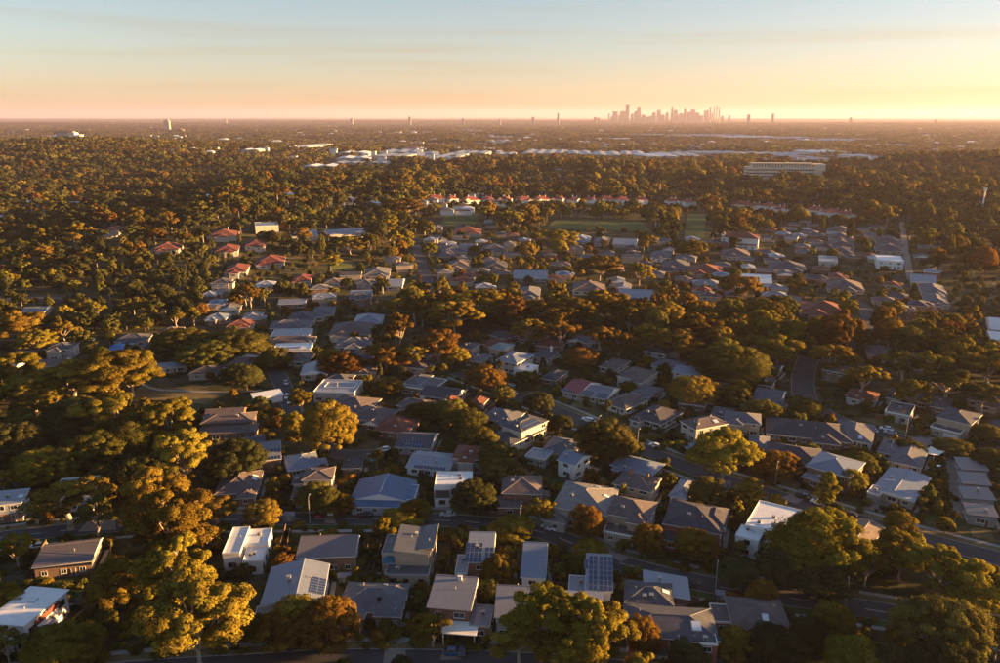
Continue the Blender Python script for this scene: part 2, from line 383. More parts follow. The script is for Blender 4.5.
def roof_geo(vol, o=.5):
    """-> (MB with slots roof/trim, ridge lines, facets)"""
    x, y, w, d, h, typ, pitch = vol[:7]
    rb = vol[7] if len(vol) > 7 else .5
    x0, x1, y0, y1 = x - w/2 - o, x + w/2 + o, y - d/2 - o, y + d/2 + o
    W, D = x1 - x0, y1 - y0; e = h - .05; T = .2; k = math.tan(R(pitch)); mb = MB(); lines = []; F = {}
    b = [(x0,y0,e),(x1,y0,e),(x1,y1,e),(x0,y1,e)]
    def facet(name, a, c, up):
        a, c, up = Vector(a), Vector(c), Vector(up); u = (c - a).normalized(); mid = (a + c) / 2
        v = up - mid; v -= u * v.dot(u); F[name] = (mid, u, v.normalized(), v.length, (c - a).length)
    if typ == 'flat':
        t = .14
        mb.box(x0, x1, y0, y0 + t, e, e + .55, 1); mb.box(x0, x1, y1 - t, y1, e, e + .55, 1)
        mb.box(x0, x0 + t, y0 + t, y1 - t, e, e + .55, 1); mb.box(x1 - t, x1, y0 + t, y1 - t, e, e + .55, 1)
        mb.box(x0 + t, x1 - t, y0 + t, y1 - t, e, e + .3, 0)
        F['T'] = (Vector((x, y0, e + .3)), Vector((1,0,0)), Vector((0,1,0)), D, W)
        return mb, lines, F, e + .3
    if typ.startswith('sk'):
        rise = {'L': W, 'R': W, 'F': D, 'B': D}[typ[2]] * k; z = e + T
        hz = {'L': (rise,0,0,rise), 'R': (0,rise,rise,0), 'F': (rise,rise,0,0), 'B': (0,0,rise,rise)}[typ[2]]
        lo = [(p[0], p[1], p[2] + q) for p, q in zip(b, hz)]; hi = [(p[0], p[1], z + q) for p, q in zip(b, hz)]
        mb.poly(hi, 0); mb.poly(lo[::-1], 1)
        for i in range(4): mb.poly([lo[i], lo[(i+1)%4], hi[(i+1)%4], hi[i]], 1)
        if typ[2] == 'B': facet('T', hi[0], hi[1], (Vector(hi[2]) + Vector(hi[3])) / 2)
        elif typ[2] == 'F': facet('T', hi[2], hi[3], (Vector(hi[0]) + Vector(hi[1])) / 2)
        elif typ[2] == 'R': facet('T', hi[3], hi[0], (Vector(hi[1]) + Vector(hi[2])) / 2)
        else: facet('T', hi[1], hi[2], (Vector(hi[0]) + Vector(hi[3])) / 2)
        return mb, lines, F, z + rise
    t4 = [(p[0], p[1], e + T) for p in b]
    for i in range(4): mb.poly([b[i], b[(i+1)%4], t4[(i+1)%4], t4[i]], 1)
    mb.poly(b[::-1], 1)
    if typ == 'hip':
        if W >= D:
            rise = D / 2 * k; A, B = (x0 + D/2, (y0+y1)/2, e+T+rise), (x1 - D/2, (y0+y1)/2, e+T+rise)
            if W - D < .4: A = B = ((x0+x1)/2, (y0+y1)/2, e+T+rise)
            mb.poly([t4[0], t4[1], B, A] if A != B else [t4[0], t4[1], A]); mb.poly([t4[2], t4[3], A, B] if A != B else [t4[2], t4[3], A])
            mb.poly([t4[1], t4[2], B]); mb.poly([t4[3], t4[0], A])
            lines = [(t4[0], A), (t4[3], A), (t4[1], B), (t4[2], B)] + ([(A, B)] if A != B else [])
        else:
            rise = W / 2 * k; A, B = ((x0+x1)/2, y0 + W/2, e+T+rise), ((x0+x1)/2, y1 - W/2, e+T+rise)
            mb.poly([t4[0], t4[1], A]); mb.poly([t4[1], t4[2], B, A]); mb.poly([t4[2], t4[3], B]); mb.poly([t4[3], t4[0], A, B])
            lines = [(t4[0], A), (t4[1], A), (t4[2], B), (t4[3], B), (A, B)]
        facet('F', t4[0], t4[1], A if W < D else (Vector(A)+Vector(B))/2); facet('R', t4[1], t4[2], B if W >= D else (Vector(A)+Vector(B))/2)
        facet('L', t4[3], t4[0], A if W >= D else (Vector(A)+Vector(B))/2); facet('B', t4[2], t4[3], B if W < D else (Vector(A)+Vector(B))/2)
        return mb, lines, F, e + T + rise
    if typ == 'gx':
        rise = D * rb * k; A, B = (x0, y0 + D*rb, e+T+rise), (x1, y0 + D*rb, e+T+rise)
        mb.poly([t4[0], t4[1], B, A]); mb.poly([t4[2], t4[3], A, B]); mb.poly([t4[1], t4[2], B], 1); mb.poly([t4[3], t4[0], A], 1)
        facet('F', t4[0], t4[1], (Vector(A)+Vector(B))/2); facet('B', t4[2], t4[3], (Vector(A)+Vector(B))/2)
    else:                                                   # gy: ridge runs away from the front
        rise = W * rb * k; A, B = (x0 + W*rb, y0, e+T+rise), (x0 + W*rb, y1, e+T+rise)
        mb.poly([t4[0], A, B, t4[3]][::-1]); mb.poly([t4[1], t4[2], B, A]); mb.poly([t4[0], t4[1], A], 1); mb.poly([t4[2], t4[3], B], 1)
        facet('L', t4[3], t4[0], (Vector(A)+Vector(B))/2); facet('R', t4[1], t4[2], (Vector(A)+Vector(B))/2)
    lines = [(A, B)]
    return mb, lines, F, e + T + rise

def on_facet(parent, name, data, F, u, v, lift=0.0, scale=None, turn=0.0):
    """set a piece on a roof slope, u metres along the eave from its middle, v metres up the slope"""
    mid, U, V, sl, el = F; n = U.cross(V); p = mid + U * u + V * v + n * lift
    m = Matrix((U, V, n)).transposed().to_4x4(); m.translation = p
    o = link(name, data, parent); o.matrix_basis = m @ Matrix.Rotation(turn, 4, 'Z')
    if scale: o.scale = scale
    return o

HOUSES = []        # (name, nick, x, y, radius, ang, w, d, top, object)
def inside(px_, py_, vols, skip):
    return any(i != skip and abs(px_ - v[0]) < v[2]/2 + .2 and abs(py_ - v[1]) < v[3]/2 + .2 for i, v in enumerate(vols))
def house(pos, ang, vols, roof, wall, nick, label=None, detail=2, trim='trim_white', extras=(), group=None, name='house', garage=None, cat='house', frames='trim_white', rng=None):
    """vols: (x, y, w, d, eave height, roof type, pitch, [ridge place]); roof/wall: material or a list, one for each volume"""
    rng = rng or random.Random(int(pos.x * 13 + pos.y * 7))
    root = empty(name, (pos.x, pos.y, pos.z), ang)
    tag(root, label or nick, cat, group)
    roofs = roof if isinstance(roof, (list, tuple)) else [roof] * len(vols)
    walls = wall if isinstance(wall, (list, tuple)) else [wall] * len(vols)
    FS, RO = [], []
    for i, vol in enumerate(vols):
        x, y, w, d, h, typ, pitch = vol[:7]
        shrink = .003 * i
        mb = MB()
        if typ.startswith('sk'):
            k = math.tan(R(pitch)); hz = {'L': ((w+.5)*k,.5*k,.5*k,(w+.5)*k), 'R': (.5*k,(w+.5)*k,(w+.5)*k,.5*k), 'F': ((d+.5)*k,(d+.5)*k,.5*k,.5*k), 'B': (.5*k,.5*k,(d+.5)*k,(d+.5)*k)}[typ[2]]
        else: hz = (0, 0, 0, 0)
        xa, xb, ya, yb = x - w/2 + shrink, x + w/2 - shrink, y - d/2 + shrink, y + d/2 - shrink
        lo = [(xa,ya,-1.2),(xb,ya,-1.2),(xb,yb,-1.2),(xa,yb,-1.2)]; hi = [(p[0], p[1], h - .06 + q) for p, q in zip(lo, hz)]
        for j in range(4): mb.poly([lo[j], lo[(j+1)%4], hi[(j+1)%4], hi[j]])
        mb.build('wall', M[walls[i]], root)
        rm, lines, F, top = roof_geo(vol, .5 if typ != 'flat' else .08)
        ro = rm.build('roof', [M[roofs[i]], M[trim]], root); FS.append(F); RO.append(ro)
        if detail >= 1 and lines:
            cm = MB()
            for a, b in lines: cm.tube([Vector(a) + Vector((0,0,.02)), Vector(b) + Vector((0,0,.02))], [.13, .13], 5)
            cm.build('ridge_cap', capmat(roofs[i]), ro)
        if detail >= 2 and typ == 'flat' or (detail >= 2 and rng.random() < .5):
            key = 'T' if 'T' in F else ('F' if 'F' in F else 'L')
            if rng.random() < .7: on_facet(ro, 'air_conditioner', AIRCON, F[key], rng.uniform(-.25,.25) * F[key][4], F[key][3] * rng.uniform(.4,.75), -.05)
        if detail >= 2:
            key = rng.choice(list(F)); vm = WIN.get('vent')
            if vm is None:
                t = MB(); t.tube([(0,0,-.1),(0,0,.55)], [.09,.09], 6); t.tube([(0,0,.5),(0,0,.62)], [.16,.16], 6); vm = WIN['vent'] = t.mesh('vent_pipe', M['trim_grey'])
            on_facet(ro, 'vent_pipe', vm, F[key], rng.uniform(-.2,.2) * F[key][4], F[key][3] * .6)
        # windows
        if detail >= 1:
            st = max(1, int((h + .4) // 2.7))
            faces = [((0,-1), w, 0.0), ((1,0), d, R(90)), ((-1,0), d, R(-90)), ((0,1), w, R(180))]
            for (fx, fy), Lw, rz in faces:
                if detail == 1 and (fy == 1): continue
                n = max(1, int(Lw / (3.4 if detail >= 2 else 4.5)))
                for s_ in range(st):
                    for q in range(n):
                        u = (q + .5) / n * Lw - Lw / 2 + rng.uniform(-.2, .2)
                        X = x + (fx * w/2 if fx else 0) + (u if fy == -1 else -u if fy == 1 else 0); Y = y + (fy * d/2 if fy else 0) + (u if fx == 1 else -u if fx == -1 else 0)
                        if inside(X + fx*.3, Y + fy*.3, vols, i): continue
                        if garage and i == garage[0] and fy == -1 and s_ == 0 and abs(u - garage[1]) < garage[2]/2 + 1.0: continue
                        ww, wh = rng.choice(((1.8,1.3),(1.4,1.3),(2.4,1.4)))
                        wd, pd = win_data(ww, wh, frames)
                        wo = link('window', wd, root, (X, Y, .95 + s_ * 2.8), (0, 0, rz))
                        link('pane', pd, wo)
    if detail >= 1:
        v = vols[0]; dx = v[0] + v[2] * .18
        if not inside(dx, v[1] - v[3]/2 - .3, vols, 0):
            do = link('door', DOOR, root, (dx, v[1] - v[3]/2 - .085, 0)); link('handle', KNOB, do)
    if garage:
        gi, gu, gw, gk = garage; v = vols[gi]
        if (gw, gk) not in GAR: GAR[(gw, gk)] = garage_mesh(gw, gk)
        link('garage_door', GAR[(gw, gk)], root, (v[0] + gu, v[1] - v[3]/2 - .085, 0))
    for ex in extras:
        k = ex[0]
        if k == 'solar':                                      # vol, facet, u0, v0, columns, rows
            _, vi, fc, u0, v0, nc, nr = ex[:7]
            for a in range(nc):
                for b in range(nr): on_facet(RO[vi], 'solar_panel', PANEL, FS[vi][fc], u0 + a * 1.04, v0 + b * 1.70, .02)
        elif k == 'sky': on_facet(RO[ex[1]], 'skylight', SKYL, FS[ex[1]][ex[2]], ex[3], ex[4], -.02, ex[5] if len(ex) > 5 else None)
        elif k == 'ac': on_facet(RO[ex[1]], 'air_conditioner', AIRCON, FS[ex[1]][ex[2]], ex[3], ex[4], -.05)
        elif k == 'chim':
            _, vi, X, Y, z0, z1 = ex[:6]; cm = MB(); cm.box(X-.45, X+.45, Y-.3, Y+.3, z0, z1); cm.box(X-.52, X+.52, Y-.37, Y+.37, z1, z1+.15); cm.build('chimney', M[ex[6] if len(ex) > 6 else 'wall_brick'], RO[vi])
        elif k == 'panel':                                    # flat plate of cladding or glass on a wall: x0 x1 y z0 z1 material, proud of the front wall
            _, x0, x1, Y, z0, z1, mt = ex; cm = MB(); cm.box(x0, x1, Y - .06, Y + .02, z0, z1); cm.build('cladding', M[mt], root)
        elif k == 'sidepanel':
            _, X, y0, y1, z0, z1, mt = ex; cm = MB(); cm.box(X - .02, X + .06, y0, y1, z0, z1); cm.build('cladding', M[mt], root)
        elif k == 'post':
            _, X, Y, z1 = ex[:4]; cm = MB(); cm.box(X-.09, X+.09, Y-.09, Y+.09, -.3, z1); cm.build('post', M[ex[4] if len(ex) > 4 else 'trim_white'], root)
        elif k == 'slab':                                     # thin roof over a porch or carport
            _, x0, x1, y0, y1, z, mt = ex; cm = MB(); cm.box(x0, x1, y0, y1, z, z + .18); cm.build('porch_roof', M[mt], root)
    rad = max(math.hypot(v[0], v[1]) + max(v[2], v[3]) / 2 for v in vols)
    top = max(v[4] for v in vols) + 2
    HOUSES.append((name, nick, pos.x, pos.y, rad, ang, vols, top, root))
    return root

def quad(FL, FR, BR, h):
    """eave corners in the photograph at eave height h -> centre, angle, width, depth"""
    a, b, c = G(*FL, h), G(*FR, h), G(*BR, h)
    u = Vector((b.x - a.x, b.y - a.y)); v = Vector((c.x - b.x, c.y - b.y))
    ang_u = math.atan2(u.y, u.x); ang_v = math.atan2(v.y, v.x) - math.pi / 2
    dlt = (ang_v - ang_u + math.pi) % (2 * math.pi) - math.pi
    wu = u.length / (u.length + v.length); ang = ang_u + dlt * (1 - wu)
    cen = Vector(((a.x + c.x) / 2, (a.y + c.y) / 2)); e = Vector((math.cos(ang), math.sin(ang))); f = Vector((-e.y, e.x))
    W = abs((Vector((c.x - a.x, c.y - a.y))).dot(e)); D = abs((Vector((c.x - a.x, c.y - a.y))).dot(f))
    return Vector((cen.x, cen.y, terrain(cen.x, cen.y))), ang, max(W - 1, 4), max(D - 1, 4)
def HQ(FL, FR, BR, h, typ, pitch, roof, wall, nick, more=(), maxd=18, rb=.5, **k):
    """house whose main eave rectangle was read off the photograph; 'more' adds volumes as fractions of it: (fx, fy, fw, fd, h, type, pitch)"""
    pos, ang, W, D = quad(FL, FR, BR, h); D = min(D, maxd)
    h0 = h
    vols = None
    k.setdefault('label', nick)
    if wall == 'wall_white' and 'manor' not in nick and isinstance(roof, str) and (roof.startswith('tile') or FL[1] < 420 and roof != 'metal_white'): wall = 'wall_pale'
    if 3.0 < h <= 4.0 and FL[1] < 520 and typ != 'flat': h = 2.75
    vols = [(0, 0, W, D, h, typ, pitch, rb)] + [(m[0]*W, m[1]*D, m[2]*W, m[3]*D, (m[4] if h == h0 else min(m[4], 2.7)), *m[5:]) for m in more]
    ex = k.pop('ext', None)
    if ex: k['extras'] = ex(W, D)
    return house(pos, ang, vols, roof, wall, nick, **k)
# ---- houses of the two rows below the cross street
HQ((-18,626),(22,622),(70,590), 6.2, 'skF', 3, 'metal_white', 'wall_white', 'white two-storey house with a bright white roof', label='white two-storey house with bright white roof and maroon clerestory strip',
   more=[(.56,-.02,.12,.5,3.2,'flat',0)], trim='trim_white', frames='trim_dark', maxd=15, ext=lambda W,D: [('sidepanel', W/2, -D*.28, D*.3, 4.3, 5.7, 'wall_maroon'), ('sky',0,'T',0,D*.4)])
HQ((31,569),(101,566),(103,538), 3.6, 'gx', 4, 'metal_brownm', 'wall_brown', 'long plain grey-brown metal roofed house', rb=.8, maxd=13, ext=lambda W,D: [])
HQ((-12,507),(28,506),(31,490), 5.6, 'skB', 4, 'metal_light', 'wall_bluegrey', 'pale roofed house with a blue-grey wall', ext=lambda W,D: [('sky',0,'T',3,D*.5),('panel',-W/2,W/2,-D/2,.2,2.6,'wall_brick')])
HQ((48,497),(98,496),(103,476), 5.6, 'flat', 0, 'metal_bluegrey', 'wall_white', 'white-edged flat roofed house behind a spreading gum', more=[(.42,-.55,.3,.5,3.0,'flat',0)])
HQ((220,556),(247,558),(252,527), 4.6, 'flat', 0, 'metal_white', 'wall_white', 'white flat-roofed house of stepped blocks', more=[(1.2,.14,1.4,.62,4.1,'flat',0),(1.32,-.42,1.1,.55,3.5,'flat',0)], frames='trim_dark', ext=lambda W,D: [('ac',2,'T',-1,3)])
HQ((295,559),(352,555),(360,536), 4.6, 'gx', 9, 'metal_brownm', 'wall_brown', 'low grey-brown gabled house beside white stepped house', rb=.82, maxd=12)
HQ((259,608),(311,597),(330,564), 5.2, 'gy', 13, 'metal_bluegrey', 'wall_white', 'white-walled gabled house with long ridge', rb=.58, label='white-walled gabled house, one dark slope and one slope with solar panels', maxd=17,
   more=[(-.45,-.45,.35,.3,2.8,'flat',0)], ext=lambda W,D: [('solar',0,'R',-D*.3,.9,6,2),('chim',0,-W*.12,0,6,7.6,'wall_grey')], garage=(0,0,4.5,'garage_white'))
HQ((336,612),(412,622),(410,584), 3.2, 'hip', 23, 'tile_grey', 'wall_brown', 'large grey-tiled hip house with a projecting porch', more=[(-.28,-.52,.42,.42,3.2,'hip',23),(.3,-.42,.38,.4,3.1,'hip',20)], maxd=15,
   ext=lambda W,D: [('sky',0,'B',-2,2.2,(.7,.9,1)),('ac',0,'F',2,3.0),('post',-W*.45,-D*.82,3.0),('post',-W*.1,-D*.82,3.0)], garage=(2,0,4.6,'garage_grey'))
HQ((393,555),(429,555),(436,529), 6.4, 'skL', 7, 'metal_dark', 'wall_tan', 'tan modern house with paired ribbed roofs', trim='trim_grey', maxd=14,
   more=[(.42,.1,.35,.9,6.9,'skR',8),(-.72,-.02,.46,.75,5.4,'flat',0),(-.1,-.66,1.3,.4,3.0,'flat',0)], frames='trim_dark', ext=lambda W,D: [('panel',-W*.92,-W*.55,-D*.395,3.0,4.8,'water')])
HQ((466,563),(491,562),(496,536), 5.8, 'gx', 10, 'metal_light', 'wall_brick', 'narrow two-storey house with wide solar array', rb=.86, maxd=13, label='narrow two-storey house with solar panels covering most of its pale roof',
   more=[(-.8,-.25,.5,.7,2.9,'flat',0)], ext=lambda W,D: [('solar',0,'F',-3.2,1.0,4,4),('solar',0,'F',1.6,1.2,2,3)])
HQ((520,578),(544,578),(548,547), 5.8, 'gx', 8, 'metal_bluegrey', 'wall_white', 'narrow house with plain pale blue-grey roof', rb=.9, maxd=15, label='narrow two-storey house with a plain pale blue-grey metal roof')
HQ((585,591),(610,591),(612,559), 5.8, 'gx', 8, 'metal_light', 'wall_white', 'narrow pale-roofed house with dark blue solar panels', rb=.9, maxd=16, label='narrow pale-roofed house with a tall block of dark blue solar panels',
   more=[(-.95,-.1,.7,.6,3.0,'flat',0)], ext=lambda W,D: [('solar',0,'F',-1.9,1.0,2,7),('solar',0,'F',.5,1.0,3,7),('solar',0,'F',-3.0,8,1,2)])
HQ((426,608),(468,609),(479,581), 6.0, 'gx', 7, 'metal_greym', 'wall_brick', 'grey-roofed brick house with white porch frame', rb=.92, trim='trim_grey', maxd=14, label='two-storey brick house with grey sloping roof and a white porch frame',
   more=[(.78,-.3,.5,.7,3.0,'flat',0)], ext=lambda W,D: [('chim',0,W*.1,D*.35,6,8.2,'wall_white'),('slab',-W*.1,W*.75,-D*.95,-D*.52,3.0,'trim_white'),('post',W*.7,-D*.92,3.0),('post',-W*.05,-D*.92,3.0)], garage=(0,2,4.4,'garage_brown'))
HQ((494,618),(545,618),(547,589), 5.6, 'gx', 7, 'metal_greym', 'wall_grey', 'plain grey-roofed house behind big gums', rb=.9, trim='trim_white', maxd=14, label='plain wide grey metal roofed house half hidden by big gums')
HQ((563,611),(602,612),(603,595), 5.2, 'skB', 5, 'metal_light', 'wall_white', 'pale roofed house at the gums', label='pale sloping roofed house with a white back edge, at the big gums', maxd=10)
pos_, ang_, W_, D_ = quad((624,603),(669,604),(672,584), 5.0)
house(pos_, ang_, [(0,0,W_,D_,5.0,'hip',18),(W_*.42,D_*.55,W_*.95,D_*1.0,4.2,'skL',6)], ['tile_charcoal','metal_light'], 'wall_brick', 'charcoal hip-roofed brick house with a pale rear wing', extras=[('sky',0,'R',0,1.8),('ac',0,'F',-1,2)])
HQ((627,637),(712,637),(711,609), 5.4, 'hip', 17, 'tile_charcoal', 'wall_redbrick', 'wide charcoal-roofed brick house with bright skylight', label='wide charcoal-roofed two-storey brick house with one bright skylight', more=[(.27,-.52,.42,.3,5.4,'flat',0)], maxd=14,
   ext=lambda W,D: [('sky',0,'F',W*.28,3.4,(1.5,1.4,1)),('slab',-W*.4,W*.05,-D*.75,-D*.5,2.9,'metal_dark')], garage=(0,-4,4.6,'garage_grey'))
HQ((733,629),(784,628),(780,600), 3.6, 'hip', 20, 'tile_brown', 'wall_brick', 'brown tiled hip house with a dark carport', maxd=14, label='brown tiled hip-roofed house with small skylight and dark flat carport', more=[(-.68,.02,.34,.6,2.8,'flat',0)], ext=lambda W,D: [('sky',0,'F',1,3.2)])
# ---- houses along the cross street, far side
HQ((349,497),(416,502),(417,477), 4.0, 'gy', 14, 'metal_blue', 'wall_bluegrey', 'blue metal roofed house with a wide verandah', more=[(-.05,-.58,.8,.4,3.0,'skB',6),(.42,-.1,.34,.75,3.4,'flat',0)], maxd=14, ext=lambda W,D: [('post',-W*.4,-D*.75,2.8,'trim_white'),('post',0,-D*.75,2.8,'trim_white')])
HQ((433,487),(474,487),(474,472), 6.4, 'flat', 0, 'metal_white', 'wall_white', 'white cube house with a white flat roof', more=[(-.3,-.3,.44,.55,5.6,'flat',0)], frames='trim_dark', ext=lambda W,D: [('panel',-W*.5,-W*.1,-D*.58,3,5.4,'wall_dark'),('ac',0,'T',2,4)])
HQ((301,481),(336,481),(336,467), 6.0, 'hip', 12, 'tile_brown', 'wall_cream', 'brown two-storey house with cream upper wall', more=[(-.62,.05,.5,.8,4.4,'gx',10),(-.1,-.8,1.4,.9,3.0,'hip',15)], label='brown-roofed two-storey house with cream upper wall and low front wing', maxd=11)
HQ((213,494),(260,492),(264,467), 3.6, 'hip', 22, 'tile_brown', 'wall_brick', 'brown hip house behind golden shrub trees', more=[(.28,-.5,.4,.5,3.0,'hip',18)], label='brown hip-roofed house with a skylight row on its bright end slope', maxd=14, ext=lambda W,D: [('sky',0,'R',0,2.0),('sky',0,'R',1.8,2.0)])
HQ((248,466),(285,463),(281,441), 4.4, 'gx', 16, 'metal_greym', 'wall_brick', 'house with two rows of solar panels', rb=.7, maxd=12, label='grey-roofed house with two long rows of solar panels', ext=lambda W,D: [('solar',0,'F',-5,1.0,10,1),('solar',0,'F',-5,4.6,10,1)])
HQ((199,426),(262,427),(258,411), 4.6, 'hip', 18, 'tile_brown', 'wall_brown', 'long brown rambling house with three roofs', more=[(-.15,.75,.75,.8,4.4,'gx',20),(.05,-.75,1.1,.8,3.0,'hip',17)], maxd=9, trim='trim_brown')
HQ((501,494),(545,496),(542,476), 5.6, 'hip', 20, 'tile_brown', 'wall_brick', 'two-storey brown hip house with low grey porch', more=[(-.3,-.62,.6,.4,3.0,'skB',10),(.55,-.1,.3,.4,3.0,'hip',15)], maxd=13)
HQ((551,507),(600,510),(620,489), 5.8, 'hip', 17, 'tile_pale', 'wall_white', 'pale grey tiled two-storey house', more=[(-.42,-.55,.4,.3,3.0,'hip',17)], ext=lambda W,D: [('sky',0,'R',1,2.6),('sky',0,'B',-2,3)], label='pale grey tiled two-storey house with skylights and white walls')
HQ((604,514),(648,521),(658,503), 5.8, 'hip', 22, 'tile_brown', 'wall_tan', 'brown hip house with a bay beside it', more=[(.25,-.45,.4,.5,5.6,'hip',24),(-.1,-.7,.7,.5,2.9,'flat',0)], label='brown hip-roofed two-storey house with projecting gabled bay')
HQ((662,524),(716,531),(728,509), 5.6, 'hip', 20, 'tile_dark', 'wall_redbrick', 'dark tiled house between autumn trees', more=[(-.33,-.5,.42,.5,3.0,'skB',8),(.34,.1,.4,.7,5.8,'hip',22)], label='wide dark-tiled brick house with a low sloping front roof')
HQ((612,484),(652,494),(662,479), 5.0, 'hip', 20, 'tile_brown', 'wall_tan', 'brown-grey hip house with two chimneys', ext=lambda W,D: [('chim',0,-2,0,6,8.4),('chim',0,W*.25,1,5.5,8)])
HQ((668,494),(691,502),(699,481), 3.4, 'hip', 19, 'metal_light', 'wall_white', 'small pale blue hip-roofed house', label='small pale blue hip-roofed house beside the street')
HQ((743,526),(784,531),(806,512), 6.4, 'flat', 0, 'metal_white', 'wall_white', 'white flat-roofed modern house behind the big round tree', more=[(-.36,-.6,.5,.4,5.2,'flat',0),(.2,-.56,.36,.3,5.9,'flat',0)], frames='trim_dark', ext=lambda W,D: [('ac',0,'T',2,5),('ac',0,'T',-3,3)])
HQ((842,541),(868,549),(886,527), 4.2, 'gy', 20, 'tile_tan', 'wall_brick', 'tan gabled house at the verge', rb=.45, label='tan gabled house whose sunlit slope faces the verge', maxd=13)
# ---- right-hand side, above the long street
HQ((805,466),(845,474),(866,463), 5.6, 'hip', 16, 'metal_bluegrey', 'wall_brown', 'blue-grey hip house with brown upper wall', more=[(-.25,-.55,.5,.3,3.0,'hip',14)], label='blue-grey hip-roofed two-storey house with brown walls')
HQ((871,487),(916,500),(932,475), 3.8, 'gy', 9, 'metal_bluegrey', 'wall_tan', 'broad low-pitched blue-grey gabled house', more=[(-.42,-.5,.3,.3,2.9,'flat',0)], garage=(1,0,3.0,'garage_grey'), ext=lambda W,D: [('sky',0,'L',1,3,(.5,2,1)),('ac',0,'L',-1,3)], maxd=20)
HQ((888,460),(913,462),(930,446), 3.4, 'hip', 17, 'tile_grey', 'wall_tan', 'grey-brown hip house with a white shade sail', more=[(-.65,.2,.7,.7,3.2,'hip',17)])
HQ((935,417),(967,423),(983,415), 5.8, 'hip', 17, 'tile_charcoal', 'wall_tan', 'charcoal hip-roofed house with balcony', more=[(-.1,-.62,.9,.4,3.0,'flat',0)], label='charcoal hip-roofed two-storey house with a balcony over garages', garage=(1,2,4.4,'garage_white'))
HQ((883,412),(912,418),(917,406), 3.4, 'flat', 0, 'metal_dark', 'wall_white', 'white house with a brown garage door', garage=(0,-5,4.4,'garage_brown'), frames='trim_dark')
HQ((984,430),(1012,436),(1022,424), 3.4, 'hip', 18, 'tile_charcoal', 'wall_white', 'charcoal hip house next to balcony house', label='charcoal hip-roofed single-storey house with white walls next to the balcony house')
for i, (a, b, c) in enumerate((((961,470),(984,471),(981,460)), ((962,484),(987,486),(985,475)), ((964,499),(992,501),(988,490)), ((967,515),(997,519),(993,507)))):
    HQ(a, b, c, 3.0, 'skR', 4, 'metal_brownm', 'wall_grey', 'grey-brown terrace unit beside the paved lane', label='grey-brown terrace unit, %s of four from the balcony house' % ('first','second','third','fourth')[i], name='terrace_house', group='terrace units along the paved lane', trim='trim_dark', maxd=12)
HQ((766,435),(838,438),(848,421), 3.4, 'hip', 20, 'tile_dark', 'wall_brown', 'long dark hip-roofed house', label='very long dark hip-roofed house beside the wide asphalt street', more=[(.2,-.45,.3,.5,3.3,'hip',20)], maxd=16)
HQ((834,438),(866,441),(876,423), 3.2, 'hip', 17, 'tile_grey', 'wall_cream', 'grey hip house with white cars outside', ext=lambda W,D: [('sky',0,'F',2,2.5)])
HQ((763,455),(813,460),(822,448), 3.4, 'hip', 19, 'tile_dark', 'wall_white', 'dark hip house with a rust hedge in front')
HQ((748,446),(766,447),(770,436), 3.2, 'hip', 19, 'tile_grey', 'wall_tan', 'small grey-tan hip house')
HQ((679,421),(696,431),(729,424), 5.6, 'hip', 17, 'tile_brown', 'wall_white', 'white-walled two-storey house with brown roof', more=[(-.72,.1,.5,.5,3.0,'hip',16)], ext=lambda W,D: [('sky',0,'R',3,2.5,(1.4,1,1))], label='white-walled two-storey house with brown roof and warm lit side')
HQ((632,415),(660,421),(684,411), 3.4, 'hip', 18, 'tile_dark', 'wall_white', 'dark-roofed white house behind a clipped hedge', more=[(-.3,-.5,.35,.4,3.2,'hip',18)])
HQ((755,384),(772,387),(777,380), 5.0, 'hip', 32, 'tile_dark', 'wall_brick', 'dark steep pyramid-roofed house')
HQ((752,398),(776,400),(787,390), 3.4, 'gx', 16, 'tile_grey', 'wall_tan', 'grey gabled house below the pyramid roof', more=[(.5,-.4,.5,.5,3.0,'hip',16)])
HQ((885,396),(900,399),(906,389), 3.4, 'hip', 18, 'tile_dark', 'wall_tan', 'dark roofed house behind the white garage house')
HQ((710,414),(730,416),(735,408), 3.2, 'hip', 16, 'tile_charcoal', 'wall_grey', 'small charcoal roof behind the white-walled house')
# ---- the middle block
HQ((556,460),(575,466),(592,456), 5.4, 'gx', 18, 'metal_bluegrey', 'wall_white', 'white two-storey house with blue-grey gable')
HQ((540,449),(570,452),(585,439), 3.6, 'hip', 18, 'tile_grey', 'wall_tan', 'grey hip house beside a flat carport', more=[(.3,-.4,.4,.5,3.5,'hip',18)])
HQ((500,426),(521,433),(549,421), 5.6, 'hip', 14, 'tile_charcoal', 'wall_cream', 'cream two-storey house with dark roof panels', label='cream two-storey house with dark solar roof and skirting verandah', more=[(-.1,-.3,1.3,1.25,2.9,'hip',12)], ext=lambda W,D: [('solar',0,'R',-4,1.2,8,2)])
HQ((480,417),(510,420),(526,411), 3.4, 'hip', 19, 'tile_grey', 'wall_tan', 'grey hip house above the verandah house', more=[(.3,-.4,.4,.5,3.3,'hip',19)])
HQ((523,457),(545,461),(555,452), 2.8, 'flat', 0, 'metal_bluegrey', 'wall_grey', 'flat grey carport building')
HQ((561,388),(578,391),(601,381), 4.0, 'gx', 17, 'metal_maroon', 'wall_white', 'red metal roofed house with white wall', ext=lambda W,D: [('solar',0,'F',-4,1.0,5,1)])
HQ((577,393),(604,396),(621,387), 3.4, 'gx', 14, 'metal_greym', 'wall_tan', 'grey gabled house with solar panels beside red roof', ext=lambda W,D: [('solar',0,'F',-5,1,5,2),('solar',0,'F',2,1,4,2)])
HQ((602,401),(625,406),(650,398), 3.4, 'hip', 19, 'tile_brown', 'wall_cream', 'brown hip house with a hedge under the eaves')
HQ((616,376),(640,380),(659,372), 4.8, 'hip', 18, 'tile_brown', 'wall_white', 'brown hip house with white window bays', more=[(.35,-.4,.4,.5,4.6,'hip',18)])
